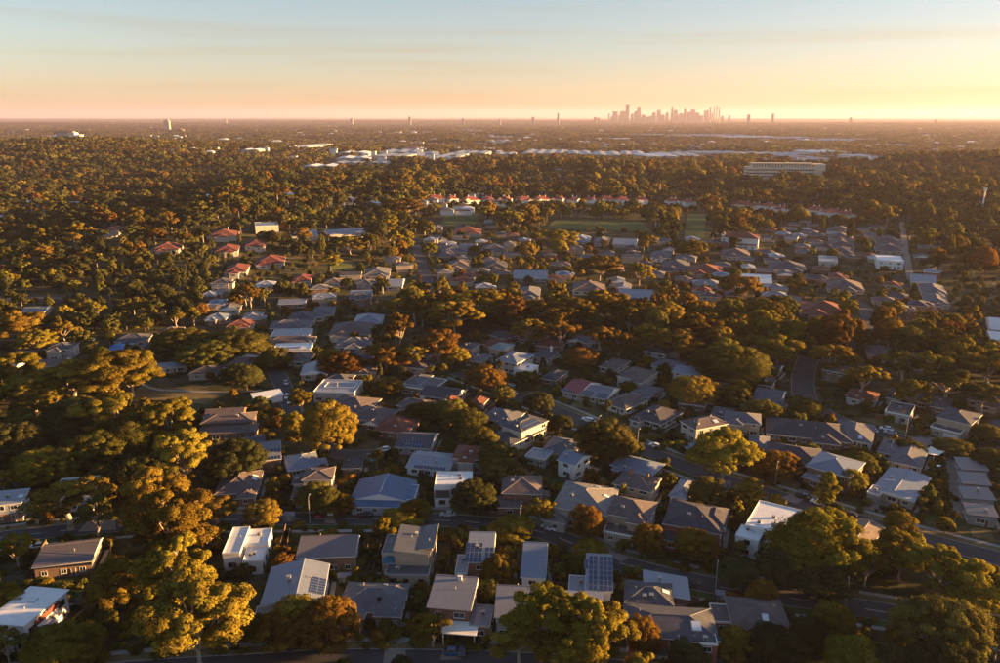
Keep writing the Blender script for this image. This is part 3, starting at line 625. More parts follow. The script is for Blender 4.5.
HQ((630,391),(650,395),(664,387), 3.4, 'hip', 17, 'tile_grey', 'wall_tan', 'grey hip house between two brown ones', more=[(.3,-.4,.4,.5,3.3,'hip',17)])
HQ((495,360),(516,363),(535,355), 5.4, 'hip', 16, 'metal_bluegrey', 'wall_white', 'blue-grey hip house with white walls', label='blue-grey hip-roofed two-storey house with white walls above a white flat roof')
HQ((512,369),(528,372),(540,366), 3.2, 'flat', 0, 'metal_white', 'wall_white', 'house with a bright white flat roof beside parked cars')
HQ((488,348),(505,351),(515,345), 4.8, 'hip', 19, 'metal_teal', 'wall_tan', 'teal-grey hip-roofed two-storey house')
HQ((458,348),(473,350),(481,344), 4.6, 'hip', 19, 'tile_charcoal', 'wall_tan', 'charcoal hip house at the belt of trees')
HQ((464,359),(481,360),(492,354), 3.4, 'hip', 18, 'tile_grey', 'wall_tan', 'grey hip house below the charcoal one')
HQ((530,355),(548,358),(560,350), 3.6, 'hip', 18, 'tile_charcoal', 'wall_white', 'charcoal hip house with a white flue', ext=lambda W,D: [('chim',0,3,0,4.5,7,'wall_white')])
HQ((573,351),(588,353),(599,347), 3.4, 'hip', 17, 'tile_brown', 'wall_tan', 'brown hip house under the rust tree')
HQ((540,377),(556,380),(569,370), 3.4, 'hip', 18, 'tile_dark', 'wall_brown', 'dark brown hip house near the red metal roof')
HQ((598,365),(616,368),(631,360), 3.4, 'hip', 17, 'tile_brown', 'wall_tan', 'brown hip house beyond the rust tree', more=[(.3,-.4,.4,.5,3.3,'hip',17)])
HQ((400,387),(430,389),(449,380), 3.4, 'flat', 0, 'metal_dark', 'wall_brown', 'dark flat-roofed house with a courtyard', more=[(-.35,.2,.5,.9,3.6,'hip',14)])
HQ((418,394),(452,396),(468,388), 3.4, 'gx', 15, 'tile_dark', 'wall_brown', 'long dark gabled house with white end wall', ext=lambda W,D: [('panel',-W/2,-W/2+2,-D/2,.2,3,'wall_white')])
HQ((436,403),(456,405),(465,396), 3.4, 'hip', 21, 'tile_red', 'wall_brick', 'reddish hip house before the hedge of trees')
HQ((467,403),(482,405),(491,396), 3.4, 'hip', 22, 'tile_red', 'wall_brick', 'small reddish hip house under the orange tree')
HQ((322,408),(360,410),(384,396), 3.4, 'hip', 18, 'tile_brown', 'wall_brown', 'long brown hip house beyond the golden tree', more=[(.2,-.4,.4,.5,3.3,'hip',18)], maxd=14)
HQ((345,417),(378,419),(402,406), 3.8, 'hip', 20, 'tile_brown', 'wall_brick', 'brown house with crossing ridges', more=[(.3,-.45,.4,.6,3.7,'gy',24)], maxd=13)
HQ((372,429),(404,431),(421,418), 3.4, 'hip', 20, 'tile_red', 'wall_brick', 'red tiled hip house', label='red tiled hip-roofed house beyond the dark solar roof', more=[(-.3,.3,.5,.7,3.5,'hip',20)], maxd=13)
HQ((393,446),(428,447),(440,430), 3.6, 'gx', 17, 'tile_charcoal', 'wall_grey', 'charcoal gabled house with solar panels', ext=lambda W,D: [('solar',0,'F',-3,1,7,2)], maxd=13)
HQ((405,464),(446,466),(460,451), 4.0, 'gx', 12, 'metal_light', 'wall_white', 'pale metal gabled house with a line of panels', ext=lambda W,D: [('solar',0,'F',-4,.8,10,1),('ac',0,'F',2,4)], maxd=13)
HQ((311,394),(350,393),(365,380), 4.2, 'flat', 0, 'metal_light', 'wall_white', 'pale house round a dark courtyard', more=[(.05,.05,.75,.4,4.4,'flat',0)], maxd=15)
HQ((254,400),(276,394),(280,390), 2.8, 'skB', 4, 'metal_white', 'wall_white', 'narrow white-roofed carport shed', name='shed', cat='shed', detail=0)
HQ((341,469),(362,469),(364,459), 3.0, 'hip', 16, 'tile_dark', 'wall_brown', 'small dark roof beside the golden tree')
# ---- further rows
HQ((146,372),(178,366),(188,357), 3.2, 'gx', 12, 'metal_greym', 'wall_white', 'long low grey-roofed building above the paddock', detail=1, maxd=9)
HQ((187,374),(222,374),(226,364), 3.2, 'hip', 16, 'tile_dark', 'wall_white', 'dark-roofed house with white bays above the paddock', detail=1)
HQ((106,350),(130,350),(134,342), 3.4, 'hip', 16, 'metal_brightblue', 'wall_white', 'house with a bright blue metal roof', detail=1)
rows = [  # FL, FR, BR, eave, type, roof, wall, nick
 ((310,315),(334,315),(336,306),3.4,'hip','tile_grey','wall_tan','grey hip house, topmost of the stepped row'),
 ((286,320),(316,320),(319,311),3.6,'hip','tile_charcoal','wall_white','charcoal hip house with an orange-lit end, in the stepped row'),
 ((268,328),(311,328),(313,320),3.2,'hip','tile_grey','wall_brown','long grey hip house in the stepped row'),
 ((269,337),(312,337),(314,329),3.4,'flat','metal_light','wall_white','pale blue flat-roofed house in the stepped row'),
 ((264,344),(315,344),(317,336),3.2,'hip','tile_brown','wall_tan','wide brown hip house in the stepped row'),
 ((272,351),(312,350),(314,343),4.2,'flat','metal_white','wall_white','white-roofed house with dark panels in the stepped row'),
 ((286,360),(311,360),(313,352),3.2,'hip','tile_brown','wall_tan','brown hip house below the white-roofed one'),
 ((352,322),(382,322),(385,313),3.8,'hip','metal_bluegrey','wall_white','blue-grey hip house facing the stepped row'),
 ((328,334),(372,334),(375,322),3.4,'hip','tile_brown','wall_cream','wide brown hip house with cream walls facing the stepped row'),
 ((334,346),(371,346),(373,337),3.4,'hip','tile_grey','wall_grey','grey hip house facing the stepped row'),
 ((355,359),(372,359),(374,352),3.2,'hip','tile_charcoal','wall_grey','small charcoal hip house facing the stepped row'),
 ((221,275),(248,276),(252,260),4,'hip','tile_terra','wall_white','big terracotta hip house, lower of two'),
 ((253,266),(282,266),(286,253),4,'hip','tile_terra','wall_white','big terracotta hip house, upper of two'),
 ((291,280),(310,280),(313,274),4,'hip','tile_terra','wall_white','terracotta house with a white lit wall beside a dark wood'),
 ((206,236),(238,237),(240,230),4,'hip','tile_red','wall_white','dark red roofed house with a white fascia'),
 ((255,229),(274,229),(277,220),7,'flat','metal_light','wall_cream','cream two-storey block above the terracotta roofs'),
 ((292,236),(312,236),(315,230),4,'gx','metal_light','wall_white','pale-roofed house beside a golden tree on the rise'),
 ((330,234),(356,233),(360,228),4,'gx','metal_light','wall_pale','long pale-roofed hall above the terracotta roofs'),
 ((362,275),(388,275),(391,267),4,'hip','tile_grey','wall_white','grey hip house with white walls beside the straight road'),
 ((385,285),(402,285),(405,278),4,'gx','metal_light','wall_white','pale gabled house below the straight road houses'),
 ((440,254),(464,254),(468,243),4,'hip','tile_grey','wall_tan','grey hip house beside the park road, upper'),
 ((446,268),(468,268),(472,258),4,'hip','tile_brown','wall_tan','brown hip house beside the park road, lower'),
 ((480,254),(504,254),(508,243),5,'hip','tile_charcoal','wall_tan','large charcoal hip house below the park'),
 ((450,234),(478,234),(482,226),4,'hip','tile_red','wall_white','red roofed long house at the park corner'),
 ((512,279),(545,279),(548,268),4,'gx','metal_light','wall_grey','pale metal gabled house in the wooded hollow'),
 ((517,295),(538,295),(541,286),4,'hip','tile_grey','wall_tan','grey hip house at the edge of the gum belt'),
 ((484,268),(505,268),(508,260),4,'hip','tile_dark','wall_tan','dark hip house below the large charcoal one'),
 ((570,241),(588,241),(592,234),4,'hip','metal_bluegrey','wall_white','blue-grey hip house along the park edge'),
 ((593,242),(608,242),(611,236),4,'hip','tile_grey','wall_white','grey hip house along the park edge'),
 ((612,244),(634,244),(638,238),4,'gx','metal_light','wall_white','pale gabled house along the park edge'),
 ((572,290),(602,290),(606,281),4,'hip','tile_brown','wall_cream','brown hip house with a bright cream wall in the gum belt'),
 ((618,298),(648,298),(652,288),4,'gx','metal_light','wall_white','pale gabled house with white wall in the gum belt'),
 ((650,257),(668,257),(672,250),4,'hip','tile_grey','wall_white','grey hip house below the manor drive'),
 ((662,268),(686,268),(690,259),4,'hip','tile_charcoal','wall_tan','charcoal hip house below the manor drive'),
 ((688,273),(718,273),(722,264),4,'hip','tile_red','wall_tan','red-brown hip house below the manor'),
 ((720,256),(745,256),(750,248),4,'hip','tile_brown','wall_tan','brown hip house just below the manor'),
 ((742,281),(766,281),(770,274),4,'gx','metal_white','wall_white','house with a bright white gable roof below the manor'),
 ((770,270),(800,270),(804,261),4,'hip','tile_charcoal','wall_tan','charcoal hip house between white and pale-blue roofs'),
 ((819,262),(834,262),(837,256),4,'flat','metal_light','wall_white','pale blue flat-roofed house below the hip row'),
 ((801,312),(840,312),(843,302),4,'hip','tile_red','wall_brick','big red-brown hip house beside the curved road'),
 ((828,289),(856,289),(860,279),4,'hip','tile_brown','wall_tan','brown hip house above the curved road'),
 ((829,232),(848,232),(851,226),4,'hip','tile_brown','wall_white','first brown hip house of the stepped four below villas'),
 ((829,239),(849,239),(852,233),4,'hip','tile_brown','wall_white','second brown hip house of the stepped four below villas'),
 ((829,246),(850,246),(853,240),4,'hip','tile_brown','wall_white','third brown hip house of the stepped four below villas'),
 ((830,253),(850,253),(853,247),4,'hip','tile_brown','wall_white','fourth brown hip house of the stepped four below villas'),
 ((876,243),(896,243),(900,236),4,'hip','tile_brown','wall_tan','brown hip house beside the pale path, upper'),
 ((876,250),(897,250),(901,244),4,'hip','tile_brown','wall_tan','brown hip house beside the pale path, lower'),
 ((877,262),(898,262),(901,255),6,'flat','metal_white','wall_white','white flat-roofed house beside the pale path'),
 ((910,280),(932,281),(936,275),4,'gx','metal_light','wall_white','pale roofed house at the foot of the path'),
 ((922,291),(940,291),(943,284),4,'hip','tile_grey','wall_tan','grey hip house below the path, upper'),
 ((926,302),(943,302),(946,294),4,'hip','tile_grey','wall_white','grey hip house below the path, lower'),
 ((990,327),(1006,327),(1010,318),4,'gx','metal_white','wall_white','house with a white gable roof by the gum belt edge'),
 ((990,340),(1006,340),(1010,333),4,'flat','metal_white','wall_white','white flat-roofed house by the gum belt edge'),
 ((868,352),(888,352),(892,345),4,'hip','tile_brown','wall_tan','brown hip house among gums beyond the wide street'),
 ((905,360),(922,360),(926,353),4,'hip','tile_grey','wall_tan','grey hip house among gums beyond the wide street'),
 ((20,312),(48,312),(52,304),4,'gx','metal_greym','wall_tan','grey gabled hall beside the wide forecourt'),
 ((99,234),(122,234),(126,224),5,'hip','tile_red','wall_white','dark red school roof in the woods'),
 ((150,250),(180,250),(184,242),4,'hip','tile_red','wall_white','dark red hip roof beside the terracotta houses'),
 ((244,246),(262,246),(266,239),4,'hip','tile_terra','wall_white','small terracotta hip house above the big two'),
 ((214,251),(236,251),(240,244),4,'hip','tile_terra','wall_white','terracotta hip house below the white fascia house'),
]
for r_ in rows:
    FL, FR, BR, e, typ, rf, wl, nick = r_
    ex = (lambda W, D: [('solar',0,'T',-W*.3,2,9,2)]) if 'dark panels' in nick else (lambda W, D: [])
    HQ(FL, FR, BR, e, typ, 14 if typ == 'gx' else 20, rf, wl, nick, detail=1 if FL[1] > 285 else (1 if FL[1] > 240 else 0), more=[(random.uniform(-.25,.3),-.45,.42,.5,e-.2,'hip',19)] if typ == 'hip' else (), ext=ex, maxd=26)
# ------------------------------------------------------------------ the other houses of the suburb, lot by lot between the ones above
rg2 = random.Random(11)
NAMED = list(HOUSES)
NOBUILD = [[(-400,380),(190,380),(196,420),(205,470),(200,560),(205,620),(130,700),(-400,760)], [(395,288),(720,300),(1000,336),(1400,340),(1400,405),(1000,408),(900,402),(840,372),(700,372),(660,345),(560,340),(440,336),(395,352)],
           [(800,540),(1000,560),(1500,640),(1500,900),(800,900)], [(-400,262),(120,262),(190,270),(210,330),(120,335),(-400,400)], [(515,238),(665,238),(650,212),(535,212)], [(200,200),(430,200),(425,258),(300,284),(200,262)], [(120,380),(245,408),(245,385),(140,380)]]
def in_poly(px, py, poly):
    c = False
    for i in range(len(poly)):
        (ax, ay), (bx, by) = poly[i], poly[i-1]
        if (ay > py) != (by > py) and px < (bx-ax) * (py-ay) / (by-ay) + ax: c = not c
    return c
RP = np.array([q[:3] for q in ROADPTS]); made = 0
ROOFS = [('tile_brown','brown'),('tile_grey','grey'),('tile_dark','dark'),('tile_charcoal','charcoal'),('tile_brown','brown'),('tile_grey','grey'),('tile_red','reddish'),('metal_bluegrey','blue-grey'),('metal_light','pale'),('metal_greym','grey metal')]
for k in range(9000):
    if made >= 168: break
    py = 222 + 290 * rg2.random() ** 1.25; px = rg2.uniform(-10, 1010)
    if any(in_poly(px, py, q) for q in NOBUILD): continue
    if (px < 205 and py < 335) or (px > 935 and py < 335): continue
    p = G(px, py)
    nb = min(NAMED, key=lambda h: math.hypot(h[2]-p.x, h[3]-p.y)); dn = math.hypot(nb[2]-p.x, nb[3]-p.y)
    if nb[0] == 'warehouse' or dn > 75: continue
    W, D = rg2.uniform(10, 16), rg2.uniform(8.5, 11); rad = W * .62
    if min(math.hypot(h[2]-p.x, h[3]-p.y) - min(h[4], 13) for h in HOUSES) < rad * .85: continue
    if ((RP[:,0]-p.x)**2 + (RP[:,1]-p.y)**2 < (RP[:,2] + rad)**2).any(): continue
    rf, word = rg2.choice(ROOFS[:8] if py > 330 else ROOFS); typ = 'flat' if rf == 'metal_white' else rg2.choice(('hip','hip','hip','gx')); e = rg2.choice((2.8, 3.0, 2.8, 5.0))
    wl = rg2.choice(('wall_tan','wall_tan','wall_brick','wall_pale','wall_brown','wall_brick')); st = 'two-storey' if e > 5 else 'single-storey'
    lab = '%s %s-roofed %s house next to the %s' % (word, {'hip':'hip','gx':'gable','flat':'flat'}[typ], st, nb[1])
    while len(lab.split()) > 16: lab = lab.rsplit(' ', 1)[0]
    house(Vector((p.x, p.y, terrain(p.x, p.y))), nb[5] + R(rg2.choice((0, 0, 90)) + rg2.uniform(-6, 6)), [(0,0,W,D,e,typ,20 if typ == 'hip' else 16)] + ([(rg2.uniform(-.25,.25)*W,-D*.5,W*.45,D*.5,e-.15,'hip',20)] if typ == 'hip' else []),
          rf, wl, nb[1] + ' neighbour', label=lab, detail=2 if py > 400 else 1 if py > 285 else 0, group='houses of the suburb')
    made += 1
for i, h in enumerate(HOUSES):
    if h[1].endswith(' neighbour'): HOUSES[i] = (h[0], h[8]['label'].split(' next to')[0] + ' next to the ' + h[1][:-10], *h[2:])
# ------------------------------------------------------------------ trees
def leaf_mesh(name, clumps, nper, leaf, centre, rad, seed, soft=1.0, trunk=0.0):
    """clumps: (x, y, z, rx, rz, tint). Many small leaf sprays spread over each clump; normals follow the clump so that it shades as foliage"""
    rs = np.random.RandomState(seed); V, Nn, T = [], [], []
    cc = np.array(centre, float); rr = np.array(rad, float)
    for (x, y, z, rx, rz, tint) in clumps:
        n = max(6, int(nper * rs.uniform(.8, 1.2)))
        d = rs.normal(size=(n, 3)); d /= np.linalg.norm(d, axis=1)[:, None]
        low = d[:, 2] < -.35; d[low, 2] *= -.6; d /= np.linalg.norm(d, axis=1)[:, None]
        p = np.array([x, y, z]) + d * np.array([rx, rx, rz]) * rs.uniform(.62, 1.12, size=(n, 1))
        nn = d * .9 + rs.normal(size=(n, 3)) * .45; nn /= np.linalg.norm(nn, axis=1)[:, None]
        a = np.cross(nn, rs.normal(size=(n, 3))); a /= np.linalg.norm(a, axis=1)[:, None]; b = np.cross(nn, a)
        s = leaf * rs.uniform(.55, 1.35, size=(n, 1)); asp = rs.uniform(.5, .9, size=(n, 1))
        q = np.stack([p - a * s, p - b * s * asp + nn * s * .25, p + a * s, p + b * s * asp + nn * s * .25], 1)
        out = (p - cc) / rr; out /= np.maximum(np.linalg.norm(out, axis=1), .2)[:, None]
        sn = d * .8 + out * .4 + nn * .2; sn /= np.linalg.norm(sn, axis=1)[:, None]
        V.append(q.reshape(-1, 3)); Nn.append(np.repeat(sn, 4, 0)); T.append(np.repeat(np.clip(.5 + (tint - .5 + rs.normal(size=n) * .14) * soft, 0, 1), 4))
    nleaf = sum(len(v) for v in V) // 4
    if trunk:                                   # a plain four-sided bole for trees seen from afar
        c4 = np.array([(-1,-1,0),(1,-1,0),(1,1,0),(-1,1,0)], float)
        for k in range(4):
            a, b = c4[k], c4[(k + 1) % 4]; q = np.array([a * .3 + (0,0,-.6), b * .3 + (0,0,-.6), b * .14 + (0,0,trunk), a * .14 + (0,0,trunk)])
            nn = (a + b) / np.linalg.norm(a + b); V.append(q); Nn.append(np.repeat(nn[None], 4, 0)); T.append(np.full(4, .5))
    V = np.concatenate(V); Nn = np.concatenate(Nn); T = np.concatenate(T); nq = len(V) // 4
    me = bpy.data.meshes.new(name); me.vertices.add(len(V)); me.vertices.foreach_set('co', V.astype(np.float32).ravel())
    me.loops.add(nq * 4); me.loops.foreach_set('vertex_index', np.arange(nq * 4, dtype=np.int32))
    me.polygons.add(nq); me.polygons.foreach_set('loop_start', np.arange(0, nq * 4, 4, dtype=np.int32))
    if trunk: me.polygons.foreach_set('material_index', [0] * nleaf + [1] * (nq - nleaf))
    at = me.attributes.new('tint', 'FLOAT', 'POINT'); at.data.foreach_set('value', T.astype(np.float32))
    me.update(calc_edges=True)
    me.normals_split_custom_set_from_vertices(Nn.tolist())
    return me
def bend(a, b, rng, k=.12, n=4):
    a, b = Vector(a), Vector(b); L = (b - a).length; o = Vector((rng.uniform(-1,1), rng.uniform(-1,1), rng.uniform(-.3,.3))) * L * k
    return [a.lerp(b, t / n) + o * math.sin(math.pi * t / n) for t in range(n + 1)]
def make_gum(seed, nper=400, leaf=.18, masses=9, H=15.0, W=11.0, base=.38, sub=6):
    rng = random.Random(seed); mb = MB(); clumps = []
    fork = Vector((rng.uniform(-.4,.4), rng.uniform(-.4,.4), H * base * .7))
    mb.tube(bend((0,0,-.6), fork, rng, .06), [.42,.38,.34,.31,.28], 7)
    for i in range(masses):
        th = 2 * math.pi * (i * .618 + rng.uniform(-.1,.1)); lev = (i + .5) / masses
        rr = W/2 * .68 * math.sqrt(max(.02, 1 - lev ** 2.2)) * rng.uniform(.75, 1.12)
        c = Vector((rr * math.cos(th), rr * math.sin(th), H * (base + .12 + (.80 - base) * lev) + rng.uniform(-.5,.5)))
        mid = fork.lerp(c, .5) + Vector((0, 0, rng.uniform(.2, 1.0)))
        mb.tube(bend(fork, mid, rng, .08, 2) + bend(mid, c, rng, .1, 2)[1:], [.24,.19,.14,.1,.06], 5, cap=False)
        ms = rng.uniform(1.5, 2.3) * W / 11 * math.sqrt(9 / max(masses, 9)) * (1.0 if lev < .8 else .85); tm = rng.uniform(.3,.7)
        for k in range(sub):
            d = Vector((rng.gauss(0,1), rng.gauss(0,1), rng.gauss(.15,.7))).normalized() * ms * rng.uniform(.55, 1.0)
            p = c + Vector((d.x, d.y, d.z * .75)); r = rng.uniform(.75, 1.35) * ms * .52
            clumps.append((p.x, p.y, p.z, r, r * rng.uniform(.6,.85), min(1, max(0, tm + rng.uniform(-.25,.25)))))
            if k % 3 == 0: mb.tube([c, p], [.06,.03], 4, cap=False)
    return clumps, mb, (0,0,H*.6), (W/2, W/2, H*.45), nper, leaf
def make_round(seed, nper=360, leaf=.165, n=58, H=12.0, W=11.0, z0=.16):
    rng = random.Random(seed); mb = MB(); clumps = []
    fork = Vector((rng.uniform(-.3,.3), rng.uniform(-.3,.3), H * .24)); mb.tube(bend((0,0,-.6), fork, rng, .05), [.40,.36,.33,.30,.27], 7)
    lob = [(rng.uniform(0, 6.28), rng.uniform(.2, 1.2), rng.uniform(.05,.22)) for _ in range(5)]
    for i in range(n):
        u = (i + .5) / n; zz = 1 - 1.38 * u; th = i * 2.39996 + rng.uniform(-.3,.3); s = math.sqrt(max(0, 1 - min(1, zz * zz)))
        bump = 1 + sum(a * math.cos(th - t) * math.cos(zz * 2 - e) for t, e, a in lob)
        rr = W / 2 * .82 * bump * rng.uniform(.86, 1.06)
        p = (rr * s * math.cos(th), rr * s * math.sin(th), H * (z0 + (.92 - z0) * .42) + (H * (.92 - z0) * .54) * zz * bump * rng.uniform(.92, 1.06))
        r = rng.uniform(.85, 1.5) * W / 11 * math.sqrt(58 / n); clumps.append((*p, r, r * rng.uniform(.65,.9), rng.uniform(.2,.8)))
        if i % 6 == 0: mb.tube(bend(fork, p, rng, .1, 3), [.2,.15,.1,.05], 4, cap=False)
    for i in range(n // 5):
        p = (rng.uniform(-.25,.25) * W, rng.uniform(-.25,.25) * W, H * rng.uniform(.35,.75)); clumps.append((*p, W*.16, W*.13, rng.uniform(.2,.5)))
    return clumps, mb, (0,0,H*.5), (W/2, W/2, H*.42), nper, leaf
def make_slender(seed, nper=200, leaf=.2, n=26, H=12.0, W=4.6):
    rng = random.Random(seed); mb = MB(); clumps = []
    mb.tube(bend((0,0,-.6), (0,0,H*.9), rng, .03, 5), [.24,.2,.17,.13,.09,.04], 6)
    for i in range(n):
        u = (i + .5) / n; th = i * 2.4; rr = W / 2 * .62 * math.sin(math.pi * min(1, u * .85 + .16)) * rng.uniform(.6, 1.15)
        r = rng.uniform(.6, 1.0) * W / 5; p = (rr * math.cos(th), rr * math.sin(th), H * (.18 + .76 * u)); clumps.append((*p, r, r * 1.1, rng.uniform(.25,.8)))
        if i % 3 == 0: mb.tube([(0,0,p[2] - .8), p], [.07,.03], 4, cap=False)
    return clumps, mb, (0,0,H*.55), (W/2, W/2, H*.5), nper, leaf
def make_cypress(seed, nper=90, leaf=.26, n=34, H=11.0, W=3.0):
    rng = random.Random(seed); mb = MB(); clumps = []
    mb.tube([(0,0,-.6),(0,0,H*.5),(0,0,H*.95)], [.2,.13,.03], 6)
    for i in range(n):
        u = (i + .5) / n; th = i * 2.4; rr = W / 2 * .7 * (1 - u) ** .7 * rng.uniform(.7, 1.1)
        r = (.35 + .35 * (1 - u)) * W / 3; clumps.append((rr * math.cos(th), rr * math.sin(th), H * (.05 + .92 * u), r, r * 1.6, rng.uniform(.2,.6)))
        if i % 5 == 0: mb.tube([(0,0,H*(.05+.9*u)), (rr * math.cos(th), rr * math.sin(th), H * (.05 + .92 * u))], [.05,.02], 4, cap=False)
    return clumps, mb, (0,0,H*.4), (W/2, W/2, H*.5), nper, leaf
def make_shrub(seed, nper=70, leaf=.24, n=12, H=2.6, W=3.2):
    rng = random.Random(seed); mb = MB(); clumps = []
    for i in range(n):
        th = i * 2.4; rr = W / 2 * .6 * rng.uniform(.2, 1.0); p = (rr * math.cos(th), rr * math.sin(th), H * rng.uniform(.3, .8))
        r = rng.uniform(.4,.7); clumps.append((*p, r, r * .85, rng.uniform(.2,.8)))
        if i % 2 == 0: mb.tube([(rr*.2*math.cos(th), rr*.2*math.sin(th), -.3), p], [.05,.02], 4, cap=False)
    return clumps, mb, (0,0,H*.4), (W/2, W/2, H*.5), nper, leaf
PROTO = {}
def proto(kind, fn, seeds, H, W, bark, tones, **k):
    L = []
    for s in seeds:
        cl, mb, c, r, nper, leaf = fn(s, **k)
        L.append((leaf_mesh('crown', cl, nper, leaf, c, r, s), mb.mesh('trunk', M[bark])))
        L[-1][0].materials.append(M[tones])
    PROTO[kind] = (L, H, W)
proto('gum_tree', make_gum, (1,2,3,4,5,6), 15, 11, 'bark_pale', 'leaf_gold')
proto('open_gum_tree', lambda s, **k: make_gum(s, masses=7, base=.5, sub=5, **k), (11,12,13), 15, 11, 'bark_pale', 'leaf_gold')
proto('grand_gum_tree', lambda s, **k: make_gum(s, masses=17, base=.3, sub=7, H=20.0, W=20.0, nper=400, leaf=.235, **k), (15,16,17), 20, 20, 'bark_pale', 'leaf_gold')
proto('grand_round_tree', lambda s, **k: make_round(s, n=120, H=17.0, W=20.0, nper=340, leaf=.225, **k), (26,27), 17, 20, 'bark_dark', 'leaf_green')
proto('round_tree', make_round, (21,22,23,24,25), 12, 11, 'bark_dark', 'leaf_green')
proto('slender_tree', make_slender, (31,32), 12, 4.6, 'bark_dark', 'leaf_gold')
proto('cypress_tree', make_cypress, (41,42), 11, 3, 'bark_dark', 'leaf_dark')
proto('shrub', make_shrub, (51,52,53), 2.6, 3.2, 'bark_dark', 'leaf_green')

KINDWORD = dict(gum_tree='gum tree', open_gum_tree='bare-limbed gum tree', round_tree='round-crowned tree', slender_tree='slender tree', cypress_tree='cypress', shrub='shrub')
TONEWORD = dict(leaf_gold='golden', leaf_green='green', leaf_rust='rust-coloured', leaf_dark='dark green', leaf_lime='lime green')
def words(s): return len(s.split())
def near_house(x, y):
    best = min(HOUSES, key=lambda h: math.hypot(h[2] - x, h[3] - y)); return best, math.hypot(best[2] - x, best[3] - y)
def auto_label(kind, tone, h, x, y):
    hs, d = near_house(x, y); nick = hs[1]
    size = ('tall' if h > 14 else 'mid-sized' if h > 8 else 'small') if kind != 'shrub' else ('big' if h > 3.4 else 'low')
    rel = 'beside the' if d < hs[4] + 6 else 'near the' if d < 45 else 'in woods beyond the'
    s = '%s %s %s %s %s' % (size, TONEWORD[tone], KINDWORD[kind], rel, nick)
    if words(s) > 16: s = '%s %s %s %s' % (TONEWORD[tone], KINDWORD[kind], rel, nick)
    while words(s) > 16: s = s.rsplit(' ', 1)[0]
    return s
def plant(kind, x, y, h, wd, tone, rot, idx, label=None, group=None):
    pk = 'grand_' + kind if wd > 15 and kind in ('gum_tree', 'round_tree') else kind
    L, H, W = PROTO[pk]; cr, tk = L[idx % len(L)]
    o = empty(kind, (x, y, terrain(x, y)), rot); o.scale = (wd / W, wd / W, h / H)
    c = link('crown', cr, o); c.material_slots[0].link = 'OBJECT'; c.material_slots[0].material = M[tone]
    link('trunk' if kind != 'shrub' else 'stem', tk, o)
    tag(o, label or auto_label(kind, tone, h, x, y), 'shrub' if kind == 'shrub' else 'tree', group or ('garden shrubs around the houses' if kind == 'shrub' else 'trees of the suburb'))
    return o

